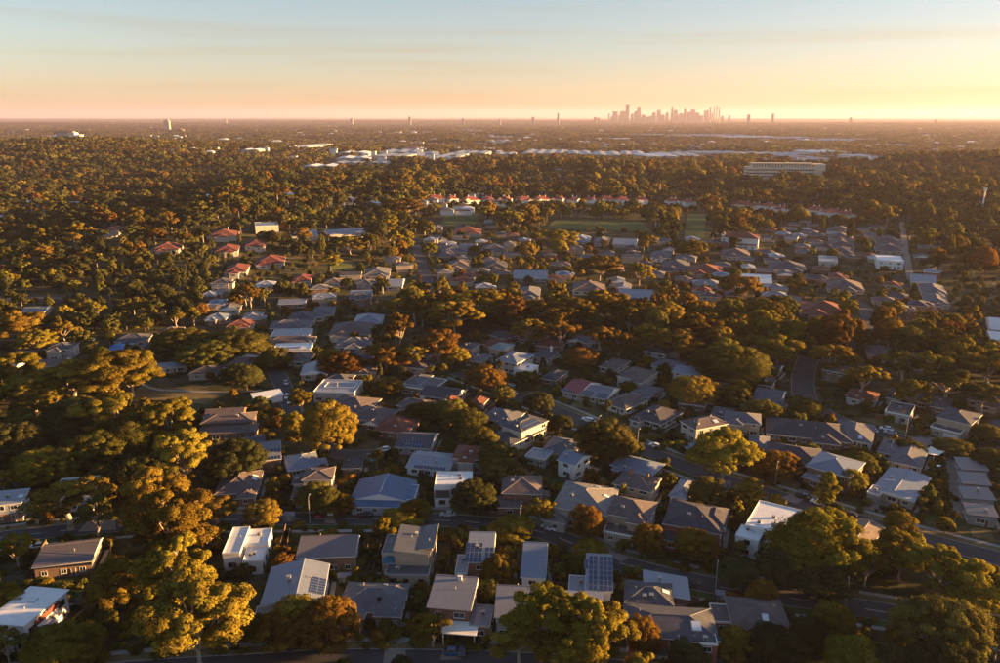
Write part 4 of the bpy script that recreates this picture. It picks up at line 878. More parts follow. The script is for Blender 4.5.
# listed trees: crown middle x, crown top y, crown width in the photograph, height in metres, kind, leaf
g, og, r, sl_, cy = 'gum_tree', 'open_gum_tree', 'round_tree', 'slender_tree', 'cypress_tree'
GO, GR, RU, DK, LI = 'leaf_gold', 'leaf_green', 'leaf_rust', 'leaf_dark', 'leaf_lime'
TL = [(190,582,118,20,g,LI),(48,640,70,9,r,LI),(168,490,86,22,g,GO),(150,468,70,20,g,GO),(170,538,74,19,g,GO),(108,560,46,13,r,GO),(62,480,82,15,og,GO),
 (180,430,60,19,g,GO),(165,400,56,18,g,GO),(105,352,84,21,g,GO),(70,362,66,19,og,GO),(30,372,60,16,g,GO),(12,352,52,17,g,GO),(15,310,52,17,g,GO),(128,352,60,19,g,GO),(130,420,60,14,r,GR),
 (60,405,70,14,r,DK),(20,420,60,14,r,DK),(95,430,60,13,r,GR),(30,452,50,11,r,LI),(130,460,56,15,r,DK),(110,395,70,19,og,GO),(75,395,50,15,g,GO),(35,330,40,13,g,GO),(48,390,46,13,g,GO),
 (325,408,54,17,r,GO),(325,598,58,13,r,RU),(288,612,46,10,r,RU),(300,596,50,11,r,GO),(432,615,34,8,g,GO),(263,500,34,8.5,r,GO),(550,590,80,17,g,LI),(592,602,86,17,g,LI),(520,618,56,11,g,GO),(570,628,70,12,g,GO),
 (495,556,32,9,r,GO),(473,483,42,10,r,DK),(540,500,32,8,g,GO),(512,518,44,6,r,GO),(590,508,32,9,r,RU),(592,543,34,5,r,LI),(648,524,31,9,r,RU),(700,531,42,8.5,r,GO),(705,479,33,9,r,GR),
 (726,431,74,17,g,GO),(752,478,28,10,sl_,GO),(812,514,88,16,r,LI),(830,471,24,12,sl_,LI),(852,469,32,7,r,LI),(900,512,30,7,r,LI),(905,536,66,12,g,LI),(945,550,66,13,g,LI),(985,566,70,13,g,LI),
 (960,600,80,14,r,GR),(895,652,50,8,r,DK),(940,640,80,11,r,DK),(612,420,56,15,r,GR),(740,350,78,16,r,GR),(694,380,46,11,r,GO),(742,380,22,10,sl_,GO),
 (437,330,50,16,g,RU),(412,345,30,12,g,GO),(456,348,28,9,r,GO),(490,366,38,11,r,RU),(450,400,34,9,r,GR),(468,412,36,9,r,GR),(482,428,36,9,r,GR),(494,445,36,10,r,GR),(508,460,40,9,r,GR),(430,402,40,7,r,GR),
 (541,392,28,9,r,DK),(526,371,26,8,r,DK),(580,350,34,9,r,RU),(866,364,42,15,og,GO),(835,344,50,14,g,RU),(905,350,40,16,og,GO),(935,352,44,17,og,GO),(965,350,46,17,og,GO),(992,352,40,17,og,GO),(950,372,60,14,og,GR),(985,385,50,12,og,GR),(915,378,40,13,g,GO),
 (645,618,34,10,r,RU),(735,630,44,7,r,GO),(762,580,30,7,r,RU),(772,628,56,8,r,DK),(855,640,52,9,r,LI),(690,645,40,7,r,DK),(810,620,36,8,r,DK),(785,552,46,9,r,DK),(740,560,40,8,r,DK),(820,560,60,9,r,DK),
 (230,440,56,12,r,DK),(215,500,46,8,g,RU),(292,412,22,9,r,GO),(300,390,26,9,g,GO),(310,485,36,8,r,GR),(340,496,26,6,r,RU),(415,500,30,6,r,GO),(400,512,40,4.5,r,GO),(325,490,30,8,r,GR),
 (245,330,60,13,r,GR),(210,340,50,12,r,GR),(170,330,56,12,r,GR),(245,365,40,11,r,DK),(270,350,34,9,r,GR),(345,352,44,10,r,RU),(385,345,46,12,g,RU),(388,378,30,7,r,GO),(330,350,24,8,r,GO),
 (480,290,60,18,g,GO),(455,300,56,18,g,GO),(515,298,46,17,g,RU),(545,300,46,16,g,RU),(575,298,50,17,g,GO),(605,290,52,18,g,GO),(635,300,44,16,g,RU),(665,305,44,16,g,GO),(700,315,50,17,g,RU),(730,318,44,15,g,GO),(760,312,40,14,r,GO),(680,330,50,15,g,RU),(650,325,40,14,g,GO),
 (600,325,40,15,og,RU),(560,322,40,14,og,RU),(530,318,40,14,g,GO),(620,330,40,13,g,RU),(780,335,50,15,g,GO),(800,330,30,13,g,GO),(740,275,44,16,g,RU),(600,255,50,18,g,RU),(560,230,40,18,g,GO),(510,210,40,20,g,GO),(405,198,44,22,g,RU),(350,235,34,16,g,GO),(300,227,24,14,g,RU),(330,255,22,12,g,GO),
 (370,238,10,13,cy,DK),(360,262,9,12,cy,DK),(330,250,9,12,cy,DK),(430,600,14,6,cy,DK),(700,442,10,7,cy,DK),(775,295,36,14,r,GR),(725,300,34,13,r,GR),(690,240,30,14,r,GO),(640,262,36,16,g,GO),(820,318,34,14,r,GO),(850,300,24,12,g,GO),(895,300,26,12,g,GO),(925,318,30,14,g,GO),
 (905,440,24,5,r,GR),(958,440,34,5,r,GR),(990,450,34,7,r,GR),(930,485,18,6,r,GR),(985,425,30,6,r,GR),(860,452,30,6,r,GR),(772,452,46,8,r,RU),(735,385,30,9,r,GR),(765,400,40,7,r,GR),(808,400,34,7,r,GR),(630,440,24,5,r,DK),(560,415,26,6,r,DK)]
HB = []                                        # house boxes in the photograph: x0 x1 y0 y1 depth area
def house_boxes():
    HB.clear()
    for nm, nick, hx, hy, rad, ang, vols, top, ob in HOUSES:
        ca, sa = math.cos(ang), math.sin(ang); X, Y = [], []; z = ob.location.z
        for v in vols[:3]:
            for sx in (-1, 1):
                for sy in (-1, 1):
                    lx, ly = v[0] + sx * v[2]/2, v[1] + sy * v[3]/2
                    for zz in (v[4] - 1.0, v[4] + 1.2):
                        a, b, dd = P(hx + lx*ca - ly*sa, hy + lx*sa + ly*ca, z + zz); X.append(a); Y.append(b)
        HB.append((min(X), max(X), min(Y), max(Y), math.hypot(hx, hy), (max(X)-min(X)) * (max(Y)-min(Y))))
def in_house(x, y, pad):
    for nm, nick, hx, hy, rad, ang, vols, top, ob in HOUSES:
        if abs(x - hx) < rad + pad + 2 and abs(y - hy) < rad + pad + 2:
            ca, sa = math.cos(ang), math.sin(ang); lx, ly = (x-hx)*ca + (y-hy)*sa, -(x-hx)*sa + (y-hy)*ca
            for v in vols:
                if abs(lx - v[0]) < v[2]/2 + pad and abs(ly - v[1]) < v[3]/2 + pad: return True
    return False
# ------------------------------------------------------------------ landmarks
HQ((717,243),(759,245),(762,231), 9.0, 'hip', 22, 'tile_red', 'wall_white', 'white manor with a red roof', label='long white two-storey manor with a red tiled roof and corner tower', name='manor_house', detail=1, maxd=20,
   more=[(-.46,-.3,.08,.3,12,'hip',35),(.1,-.55,.7,.2,3.6,'skB',12)])
# villas of the long white and red row
vx = [(436,202),(452,203),(470,203),(488,203),(505,203),(524,204),(541,203),(558,203),(574,203),(590,203),(606,203),(622,204),(640,204),(672,205),(688,206),(742,209),(755,210),(768,211),(781,213),(815,214),(832,217),(846,219)]
ORD = 'first second third fourth fifth sixth seventh eighth ninth tenth eleventh twelfth thirteenth'.split()
for i, (a, b) in enumerate(vx):
    p = G(a, b); rg = random.Random(i); W = rg.uniform(13, 24)
    house(Vector((p.x, p.y, terrain(p.x, p.y))), R(rg.uniform(-25, 25)), [(0,0,W,15,rg.uniform(4,6.5),'hip',28),(W*rg.uniform(-.35,.35),-8,6,5,5,'gy',30)], 'tile_villa', 'wall_white', 'white villa with red tiled roof',
          label='white red-roofed villa, %s in its row from the brick chimney %s' % (ORD[(12 - i) if i < 13 else i - 13], 'along the park' if i < 13 else 'towards the mast'), detail=0, group='white villas with red roofs behind the park', name='villa', extras=[('chim',0,-2,0,7,10.5,'wall_white'),('chim',0,W*.3,1,7,10.5,'wall_white')])
# long multi-storey block with a lit upper deck
p = G(783,183); root = tag(empty('office_block', (p.x, p.y, terrain(p.x, p.y)), R(-4)), 'long white multi-storey block with a columned top deck, among trees', 'building')
sc_ = p.y / FPX * 1.0
Wb = 74 * sc_; nfl = 5
for f in range(nfl):
    s = MB(); s.box(-Wb/2, Wb/2 * .72, -14, 14, f*5.0 + 1.7, f*5.0 + 5.0); s.build('floor_slab', M['wall_cream'], root)
    s = MB(); s.box(-Wb/2 + .6, Wb/2 * .72 - .6, -13.2, 13.2, f*5.0 - (1 if f == 0 else 0), f*5.0 + 1.7); s.build('window_band', M['glass'], root)
s = MB(); s.box(Wb/2*.72 + .01, Wb/2, -12, 12, -1, 30); s.build('stair_tower', M['wall_cream'], root)
for k in range(22):
    s = MB(); x = -Wb*.44 + k * Wb*.78/22; s.box(x, x + 2.2, -8, 8, nfl*5.0, nfl*5.0 + 5.2); s.build('column', M['wall_cream'], root)
s = MB(); s.box(-Wb*.45, Wb*.35, -9, 9, nfl*5.0 + 5.21, nfl*5.0 + 6.2); s.build('roof', M['wall_cream'], root)
HOUSES.append(('office_block', 'long white multi-storey block', p.x, p.y, Wb/2, R(-4), [(0,0,Wb,28,24,'flat',0)], 27, root))
# white hospital on the far hill
p = G(65,141); d = p.y / FPX; root = tag(empty('hospital_block', (p.x, p.y, p.z)), 'white stepped block with brown upper storey on the far hill', 'building')
for (x0, x1, z1, m_) in ((-15,-6,2,'wall_white'),(-6.01,6,4,'wall_bluegrey'),(5.99,12,5,'wall_white'),(11.99,17,3,'wall_white')):
    s = MB(); s.box(x0*d, x1*d, -18, 18, -12, (z1+3)*d); s.build('wall', M[m_], root)
    for f in range(2): s = MB(); s.box(x0*d + 1, x1*d - 1, -18.2, -17.9, (z1+3)*d - 5 - f*5, (z1+3)*d - 3 - f*5); s.build('window_band', M['glass'], root)
s = MB(); s.box(-9*d, 10*d, -10, 14, 6*d, 9.5*d); s.build('upper_storey', M['wall_brown'], root)
HOUSES.append(('hospital_block', 'white stepped block on the far hill', p.x, p.y, 16*d, 0, [(0,0,32*d,36,6*d,'flat',0)], 9*d, root))
# slim tower block on the hill
def tower_block(px, py, wpx, hpx, label, wall='wall_cream', group=None, name='tower_block', depth=1.0):
    p = G(px, py); d = math.hypot(p.x, p.y) / FPX; root = tag(empty(name, (p.x, p.y, p.z)), label, 'building', group); W, H = wpx * d, hpx * d
    s = MB(); s.box(-W/2, W/2, -W*.4*depth, W*.4*depth, -10, H); s.build('wall', M[wall], root)
    n = max(2, int(H / 8))
    for f in range(n): s = MB(); z = H * (f + .35) / n; s.box(-W/2 - .15, W/2 + .15, -W*.4*depth - .15, W*.4*depth + .15, z, z + H/n*.42); s.build('window_band', M['glass'], root)
    s = MB(); s.box(-W*.25, W*.25, -W*.2, W*.2, H, H * 1.1); s.build('plant_room', M['wall_grey'], root)
    return root
tower_block(168,131,4.5,9,'slim cream tower block on the hill ridge'); tower_block(180,133,7,3.5,'low brown block beside the slim hill tower','wall_brown')
tower_block(226,124,1.6,4,'thin pale tower on the plain beyond the hill'); tower_block(560,174,14,5,'white school block among the trees before the warehouses','wall_white')
tower_block(548,176,8,4,'small white block beside the white school block','wall_white'); tower_block(630,168,12,3,'low pale block between the two warehouse strips','wall_grey')
# brick chimney stack
p = G(659,198); d = p.y / FPX; root = tag(empty('brick_chimney', (p.x, p.y, p.z)), 'tall tapering red brick chimney stack behind the villas', 'chimney')
s = MB(); s.tube([(0,0,-1),(0,0,14*d)], [1.9,1.2], 10); s.build('shaft', M['wall_redbrick'], root)
s = MB(); s.tube([(0,0,13.2*d),(0,0,14.4*d)], [1.55,1.6], 10); s.build('cap', M['wall_brick'], root)
# communications mast
p = G(981,217); d = math.hypot(p.x, p.y) / FPX; root = tag(empty('radio_mast', (p.x, p.y, p.z)), 'tall pale radio mast with an antenna platform above the trees', 'mast')
s = MB(); s.tube([(0,0,-1),(0,0,22*d)], [1.1,.7], 8); s.build('pole', M['trim_white'], root)
s = MB(); s.tube([(0,0,22*d),(0,0,22*d+1.2)], [1.5,1.5], 10); s.build('platform', M['trim_white'], root)
for k in range(6): s = MB(); a = k * math.pi/3; x, y = 1.4*math.cos(a), 1.4*math.sin(a); s.box(x-.3, x+.3, y-.3, y+.3, 22*d+.2, 22*d+3.4); s.build('antenna', M['trim_white'], root)
# warehouses of the industrial strips
WH = [(352,163,26,2.6),(388,161,30,3),(420,158,26,2.6),(446,160,22,2.4),(470,157,30,2.6),(352,157,22,1.8),(398,155,32,1.8),(505,158,18,2),(548,156,36,3),(585,157,20,2),(318,171,26,1.8),(345,168,24,2),(378,168,16,1.8),
      (612,158,22,1.8),(640,158,20,2),(660,160,26,2),(690,160,30,2.4),(722,157,40,2.6),(762,158,34,2.4),(800,158,26,2),(830,156,30,1.8),(870,160,22,1.6),(820,161,18,1.6),
      (690,138,34,1.4),(724,137,36,1.4),(758,139,40,1.4),(800,140,36,1.4),(838,142,30,1.4),(868,142,26,1.2),(655,137,26,1.2),(620,141,20,1.0),(345,126,18,.9),(300,148,12,1),(470,132,18,1),(500,139,20,1),(250,154,14,1.2),(900,148,16,1)]
for i, (a, b, wp, hp) in enumerate(WH):
    p = G(a, b); q = G(a, b - hp); dd = p.length / FPX; W = wp * dd * 1.2; D = max(40, min(260, (q - p).length * 1.3)); rg = random.Random(i)
    root = tag(empty('warehouse', (p.x, p.y + D/2, terrain(p.x, p.y + D/2)), R(rg.uniform(-10, 6))), '%s %s-roofed warehouse in the %s industrial strip' % ('very long' if wp >= 34 else 'long' if wp >= 26 else 'mid-sized' if wp >= 20 else 'small', 'grey' if i % 5 else 'white', 'farther' if b < 146 else 'nearer'), 'warehouse', 'warehouses of the %s strip' % ('farther' if b < 146 else 'nearer'))
    s = MB(); s.box(-W/2, W/2, -D/2, D/2, -8, 9); s.build('wall', M['wall_grey' if i % 3 else 'wall_pale'], root)
    n = max(2, int(W / 30))
    s = MB()
    for k in range(n):
        x0, x1 = -W/2 + W*k/n, -W/2 + W*(k+1)/n; xm = (x0+x1)/2
        s.poly([(x0,-D/2-.3,9.05),(xm,-D/2-.3,11.5),(xm,D/2+.3,11.5),(x0,D/2+.3,9.05)]); s.poly([(xm,-D/2-.3,11.5),(x1,-D/2-.3,9.05),(x1,D/2+.3,9.05),(xm,D/2+.3,11.5)])
        s.poly([(x0,-D/2-.3,9.05),(x1,-D/2-.3,9.05),(xm,-D/2-.3,11.5)])
    s.build('roof', M['metal_light' if i % 5 else 'metal_white'], root)
    HOUSES.append(('warehouse', 'warehouse strip', root.location.x, root.location.y, max(W, D)/2, 0, [(0,0,W,D,9,'flat',0)], 11, root))
# skyline of the far city
SKY = [(20,155,16),(60,140,12),(135,105,6),(160,128,18),(180,95,22),(205,120,18),(230,88,24),(265,42,16),(300,108,14),(325,90,18),(345,62,18),(380,115,24),(408,130,18),(430,125,16),(455,98,20),(488,85,16),(515,115,22),(548,98,14),(583,62,12),(607,80,22),(645,105,24),(675,70,14),(705,95,22),(730,75,22),(760,100,26),(790,120,18),(820,90,14),(835,80,12),(855,70,8),(868,100,8),(882,55,6),(900,60,5),(918,65,6),(940,125,16),(992,120,10)]
TOPW = {265: 'tallest dark tower of the far city skyline', 583: 'slim dark tower in the middle of the far city skyline', 345: 'broad tall tower next to the tallest one of the far city', 882: 'slim gold-lit tower at the bright end of the far city skyline'}
def skyscraper(px, ytop, wpx, D, label, wall, i, group='towers of the far city skyline'):
    rg = random.Random(i); x = (px - 500) / FPX * D / 1.0; x *= 1.0
    dep = D; xx = (px - 500) / FPX * dep; yy = (dep + 110 * -_s) / _c
    z = CAM_H + yy * 0 ; t = (331.5 - ytop) / FPX * dep; H = CAM_H + (-_s * dep + t * 1.0 * 1) if False else None
    d = ray(px, ytop); k = yy / d.y; H = CAM_H + d.z * k; W = wpx * dep / FPX; g0 = terrain(xx, yy)
    root = tag(empty('skyscraper', (xx, yy, g0), R(rg.uniform(-24, -4))), label, 'skyscraper', group); H -= g0
    lev = rg.choice(((1.0,),(.78,1.0),(.62,.88,1.0))); z0 = -5
    for j, f in enumerate(lev):
        s = MB(); w_ = W/2 * (.92 - .18 * j); z1 = H * (f if j < len(lev)-1 else (.94 if len(lev) > 1 or rg.random() < .5 else 1)); s.box(-w_, w_, -w_, w_, z0, z1); s.build('tower_shaft' if j == 0 else 'setback', M[wall], root)
        n = max(2, int((z1 - max(z0,0)) / 28))
        for q in range(n): s = MB(); zz = max(z0,0) + (z1 - max(z0,0)) * (q + .25) / n; s.box(-w_-.4, w_+.4, -w_-.4, w_+.4, zz, zz + (z1 - max(z0,0)) / n * .5); s.build('glass_band', M['tower_glass'], root)
        z0 = z1
    s = MB(); s.tube([(0,0,z0),(0,0,H)], [W*.12, W*.03], 6); s.build('spire', M[wall], root)
mat('tower_stone', (.09,.075,.08), rough=.6); mat('tower_glass', (.12,.13,.15), rough=.15, spec=.8, var=0); mat('tower_sunglow', (.45,.34,.18), rough=.3, spec=.8)  # last one: low sun's glow on the bright towers, put into the base colour
for i, (a, b, c) in enumerate(SKY):
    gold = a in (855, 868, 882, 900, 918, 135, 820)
    skyscraper(590 + a/7.143, 98 + b/7.143, c/7.143*1.75, 14000 + random.Random(i).uniform(-500, 700), TOPW.get(a, 'gold-lit tower at the bright end of the far city skyline' if gold else 'hazy mid-height tower in the far city skyline'), 'tower_sunglow' if gold else ('tower_stone'), i)
for i, (a, b, c) in enumerate(((410,116,2.5),(558,112,2),(533,117,3),(748,114,3),(772,113,2.5),(352,118,3),(463,118,2.5),(500,118,2),(595,117,2.5),(850,117,3),(935,119,3))):
    skyscraper(a, b, c, 10500 + 300 * (i % 3), 'lone hazy tower on the plain away from the city skyline', 'tower_stone', 50 + i, 'lone towers on the far plain')

# ------------------------------------------------------------------ cars
def loft(mb, secs, m=0):
    b = len(mb.v); n = len(secs[0])
    for s in secs: mb.v += [tuple(p) for p in s]
    for i in range(len(secs) - 1):
        for k in range(n):
            k2 = (k + 1) % n; mb.f.append((b + i*n + k, b + i*n + k2, b + (i+1)*n + k2, b + (i+1)*n + k)); mb.m.append(m)
    mb.f.append(tuple(b + k for k in range(n))[::-1]); mb.m.append(m); e = b + (len(secs)-1)*n; mb.f.append(tuple(e + k for k in range(n))); mb.m.append(m)
def car_parts(color, wagon):
    body = MB(); L = 2.25
    prof = [(-L,.42,.62,.72),(-L+.1,.30,.80,.84),(-1.2,.24,.90,.88),(0,.22,.92,.90),(1.2,.24,.92,.88),(L-.15,.30,.86,.84),(L,.45,.70,.74)]
    loft(body, [[(x,-w*1.0,z0),(x,-w*1.02,z0+.2),(x,-w,z1-.08),(x,-w*.9,z1),(x,w*.9,z1),(x,w,z1-.08),(x,w*1.02,z0+.2),(x,w,z0)] for x, z0, z1, w in prof])
    top = 1.45; xb = 1.95 if wagon else 1.55
    roof = MB(); loft(roof, [[(-.35,-.62,top-.06),(-.35,.62,top-.06),(-.35,.58,top),(-.35,-.58,top)], [(.3,-.66,top-.05),(.3,.66,top-.05),(.3,.6,top+.03),(.3,-.6,top+.03)], [(xb-.5,-.62,top-.06),(xb-.5,.62,top-.06),(xb-.5,.56,top),(xb-.5,-.56,top)]])
    gl = MB(); loft(gl, [[(-1.15,-.78,.88),(-1.15,.78,.88),(-1.14,.77,.90),(-1.14,-.77,.90)], [(-.34,-.80,.88),(-.34,.80,.88),(-.34,.61,top-.06),(-.34,-.61,top-.06)], [(xb-.5,-.80,.88),(xb-.5,.80,.88),(xb-.5,.61,top-.06),(xb-.5,-.61,top-.06)], [(xb,-.76,.88),(xb,.76,.88),(xb,.75,.91),(xb,-.75,.91)]])
    return body.mesh('body', M[color]), roof.mesh('cabin_roof', M[color]), gl.mesh('windscreen', M['glass'])
_w = MB(); _w.tube([(0,-.1,0),(0,.1,0)], [.32,.32], 14); _w.f.append(tuple(range(14))[::-1]); _w.m.append(0); WHEEL = _w.mesh('wheel', M['rubber'])
_w = MB(); _w.tube([(0,.1001,0),(0,.112,0)], [.2,.19], 10); _w.tube([(0,-.1001,0),(0,-.112,0)], [.2,.19], 10); RIM = _w.mesh('rim', M['chrome'])
_w = MB(); _w.box(-.03,.03,-.17,.17,-.06,.06); HL = _w.mesh('headlight', M['lamp_clear']); _w = MB(); _w.box(-.03,.03,-.15,.15,-.07,.07); TLm = _w.mesh('tail_light', M['lamp_red'])
CARS = {}
def car(px, py, ang, color, label, wagon=True):
    p = G(px, py); k = (color, wagon)
    if k not in CARS: CARS[k] = car_parts('car_' + color, wagon)
    o = tag(empty('parked_car', (p.x, p.y, terrain(p.x, p.y) + .06), R(ang)), label, 'car', 'cars parked in the streets and drives')
    b, r_, gl = CARS[k]; link('body', b, o); link('cabin_roof', r_, o); link('windscreen', gl, o)
    for x in (-1.35, 1.4):
        for y in (-.8, .8): wo = link('wheel', WHEEL, o, (x, y, .32)); link('rim', RIM, wo)
    for y in (-.6, .6): link('headlight', HL, o, (-2.2, y, .62)); link('tail_light', TLm, o, (2.2, y, .72))
car(655,447,-42,'white','white car parked on the long street beside a clipped verge'); car(587,421,-40,'white','white car on the long street opposite the hedge')
car(513,394,-50,'white','white car at the top of the long street beside the orange tree'); car(516,388,-48,'silver','silver car at the top of the long street')
car(803,498,-40,'black','black car beside the pale concrete drive'); car(818,504,-38,'white','white car parked between the black car and slender tree'); car(831,509,-36,'silver','silver car under the slender golden tree'); car(849,516,-34,'black','dark car beside the small lawn')
car(871,432,-25,'white','white car beside the grey hip house wall'); car(886,430,-25,'white','white car, upper of the pair in the court'); car(890,434,-25,'silver','silver car, lower of the pair in the court',False)
car(936,470,10,'white','white car under the shade sail'); car(319,515,95,'red','red car in the driveway beside the white car',False); car(332,513,90,'white','white car in the driveway beside the red car')
car(286,384,110,'silver','silver car going down the curving side street'); car(287,398,100,'white','white car, upper of the pair in the side street'); car(290,403,100,'white','white car, lower of the pair in the side street'); car(384,451,20,'white','white car by the dark roofed house at the street end')
car(38,548,15,'silver','silver car behind the long grey-brown roof',False); car(678,659,5,'white','white car in front of the wide brick house'); car(668,657,5,'silver','silver car in front of the wide brick house',False); car(365,517,5,'black','dark car parked outside the blue roofed house'); car(448,516,3,'silver','silver car outside the white cube house',False); car(462,652,90,'black','black car under the white porch frame',False)
# white shade sail on four posts
p = G(931,459); root = tag(empty('shade_sail', (p.x, p.y, 0), R(30)), 'white shade sail on posts behind the grey-brown hip house', 'shade sail')
s = MB(); n = 6
def zz_(u, v): return 2.6 + .5 * (abs(u) * abs(v)) - .25 * (1 - abs(u)) * 1
for i in range(n):
    for j in range(n):
        u0, u1, v0, v1 = -1 + 2*i/n, -1 + 2*(i+1)/n, -1 + 2*j/n, -1 + 2*(j+1)/n
        s.poly([(3*u0,2.4*v0,zz_(u0,v0)),(3*u1,2.4*v0,zz_(u1,v0)),(3*u1,2.4*v1,zz_(u1,v1)),(3*u0,2.4*v1,zz_(u0,v1))])
s.build('canopy', M['trim_white'], root)
for x in (-3, 3):
    for y in (-2.4, 2.4): s = MB(); s.tube([(x,y,-.3),(x,y,3.15)], [.07,.06], 6); s.build('post', M['trim_grey'], root)
# swimming pool behind the gabled house
p = G(366,577); root = tag(empty('swimming_pool', (p.x, p.y, 0), R(-4)), 'small blue swimming pool behind the white-walled gabled house', 'pool')
s = MB(); s.box(-3.2,3.2,-2.0,2.0,.02,.10); s.build('coping', M['concrete'], root); s = MB(); s.box(-2.8,2.8,-1.6,1.6,.05,.115); s.build('water', M['water'], root)
# timber fences between the gardens
def fence(a, b, label, h=1.8):
    A, B = G(*a), G(*b); L = math.hypot(B.x-A.x, B.y-A.y); root = tag(empty('timber_fence', (A.x, A.y, 0), math.atan2(B.y-A.y, B.x-A.x)), label, 'fence', 'paling fences between gardens')
    n = max(2, int(L / 2.4))
    for k in range(n + 1): s = MB(); x = L * k / n; s.box(x-.06, x+.06, .03, .15, -.3, h-.1); s.build('post', M['timber'], root)
    s = MB()
    for k in range(int(L / .3)): s.box(k*.3+.012, k*.3+.288, -.02, .02, 0, h + .04 * math.sin(k * 12.9))
    tag(s.build('palings', M['timber'], root), kind='stuff')
    for z in (.35, 1.4): s = MB(); s.box(0, L, .0205, .07, z, z+.09); s.build('rail', M['timber'], root)
FN = [((352,600),(372,566)),((414,626),(430,580)),((484,625),(498,566)),((552,618),(556,560)),((612,618),(620,565)),((718,640),(712,592)),((285,566),(290,534)),((364,575),(366,535)),((446,575),(452,530)),((505,560),(508,535)),((560,590),(566,545)),
      ((200,600),(212,540)),((110,578),(112,545)),((292,505),(284,468)),((345,505),(342,470)),((424,505),(424,470)),((482,505),(490,470)),((552,500),(575,470)),((600,500),(630,470)),((650,505),(670,480)),((728,530),(735,505)),((740,470),(790,455)),((860,490),(880,465)),((880,462),(905,440)),((300,565),(365,563)),((365,583),(430,582)),((500,583),(580,590)),((615,606),(700,604))]
for i, (a, b) in enumerate(FN):
    A, B = G(*a), G(*b); m_ = (A + B) / 2; hs, d = near_house(m_.x, m_.y)
    s_ = 'brown timber paling fence beside the ' + hs[1]
    while words(s_) > 16: s_ = s_.rsplit(' ', 1)[0]
    fence(a, b, s_)
for nm, nick, hx, hy, rad, ang, vols, top, ob in list(HOUSES):
    if math.hypot(hx, hy) > 300 or hy < 90: continue
    v = vols[0]; ca, sa = math.cos(ang), math.sin(ang); sd = 1 if int(hx * 7) % 2 else -1; X0 = sd * (max(abs(q[0]) * (1 if q[0] * sd > 0 else 0) + q[2]/2 for q in vols) + 2.4)
    E_ = [(X0, -v[3]/2 + 1), (X0, v[3]/2 + 7)]; E_ = [(hx + a*ca - b*sa, hy + a*sa + b*ca) for a, b in E_]
    M_ = [(E_[0][0]*(1-t) + E_[1][0]*t, E_[0][1]*(1-t) + E_[1][1]*t) for t in (0,.2,.4,.6,.8,1)]
    if any(in_house(*q, .3) for q in M_) or any(((RP[:,0]-q[0])**2 + (RP[:,1]-q[1])**2 < (RP[:,2] + .5)**2).any() for q in M_): continue
    s_ = 'weathered timber paling fence down the side of the ' + nick
    while words(s_) > 16: s_ = s_.rsplit(' ', 1)[0]
    fence(P(*E_[0], 0)[:2], P(*E_[1], 0)[:2], s_)
# pole lights along the streets
def lamp(px, py, ang, label):
    p = G(px, py); o = tag(empty('street_lamp', (p.x, p.y, terrain(p.x, p.y)), R(ang)), label, 'street lamp', 'street lamps along the roads')
    s = MB(); s.tube([(0,0,-.3),(0,0,7.2),(.3,0,7.8),(1.4,0,8.0)], [.10,.07,.06,.05], 6); s.build('pole', M['trim_grey'], o); s = MB(); s.box(1.2,1.9,-.14,.14,7.93,8.08); s.build('lamp_head', M['trim_grey'], o)
for i, (a, b, c) in enumerate(((637,452,60),(712,470,60),(775,487,60),(598,438,60),(310,523,90),(520,535,80),(715,594,70),(845,612,70),(905,442,60))):
    P0 = G(a, b); hs, d = near_house(P0.x, P0.y); s_ = 'thin grey street lamp near the ' + hs[1]
    while words(s_) > 16: s_ = s_.rsplit(' ', 1)[0]
    lamp(a, b, c, s_)
# small garden sheds
def shed(px, py, ang, label):
    p = G(px, py); o = tag(empty('garden_shed', (p.x, p.y, 0), R(ang)), label, 'shed', 'garden sheds'); s = MB(); s.box(-1.5,1.5,-1.1,1.1,-.2,2.0); s.build('wall', M['metal_teal'], o)
    s = MB(); s.poly([(-1.65,-1.25,2.0),(1.65,-1.25,2.0),(1.65,0,2.5),(-1.65,0,2.5)]); s.poly([(1.65,1.25,2.0),(-1.65,1.25,2.0),(-1.65,0,2.5),(1.65,0,2.5)]); s.poly([(-1.5,-1.1,2.003),(-1.5,0,2.49),(-1.5,1.1,2.003)]); s.poly([(1.5,-1.1,2.003),(1.5,1.1,2.003),(1.5,0,2.49)]); s.build('roof', M['metal_greym'], o)
    s = MB(); s.box(-.4,.4,-1.14,-1.1005,0,1.85); s.build('door', M['trim_grey'], o)
for a, b, c in ((345,582,5),(438,568,0),(510,583,10),(556,600,0),(616,600,-8),(722,600,-15),(290,520,0),(372,460,5),(470,470,0),(500,470,15),(598,486,-30),(650,470,-35),(725,488,-30),(860,480,-30),(790,470,-25),(840,450,-20)):
    P0 = G(a, b)
    if in_house(P0.x, P0.y, 1.6): continue
    hs, d = near_house(P0.x, P0.y); s_ = 'small grey-green garden shed behind the ' + hs[1]
    while words(s_) > 16: s_ = s_.rsplit(' ', 1)[0]
    shed(a, b, c, s_)
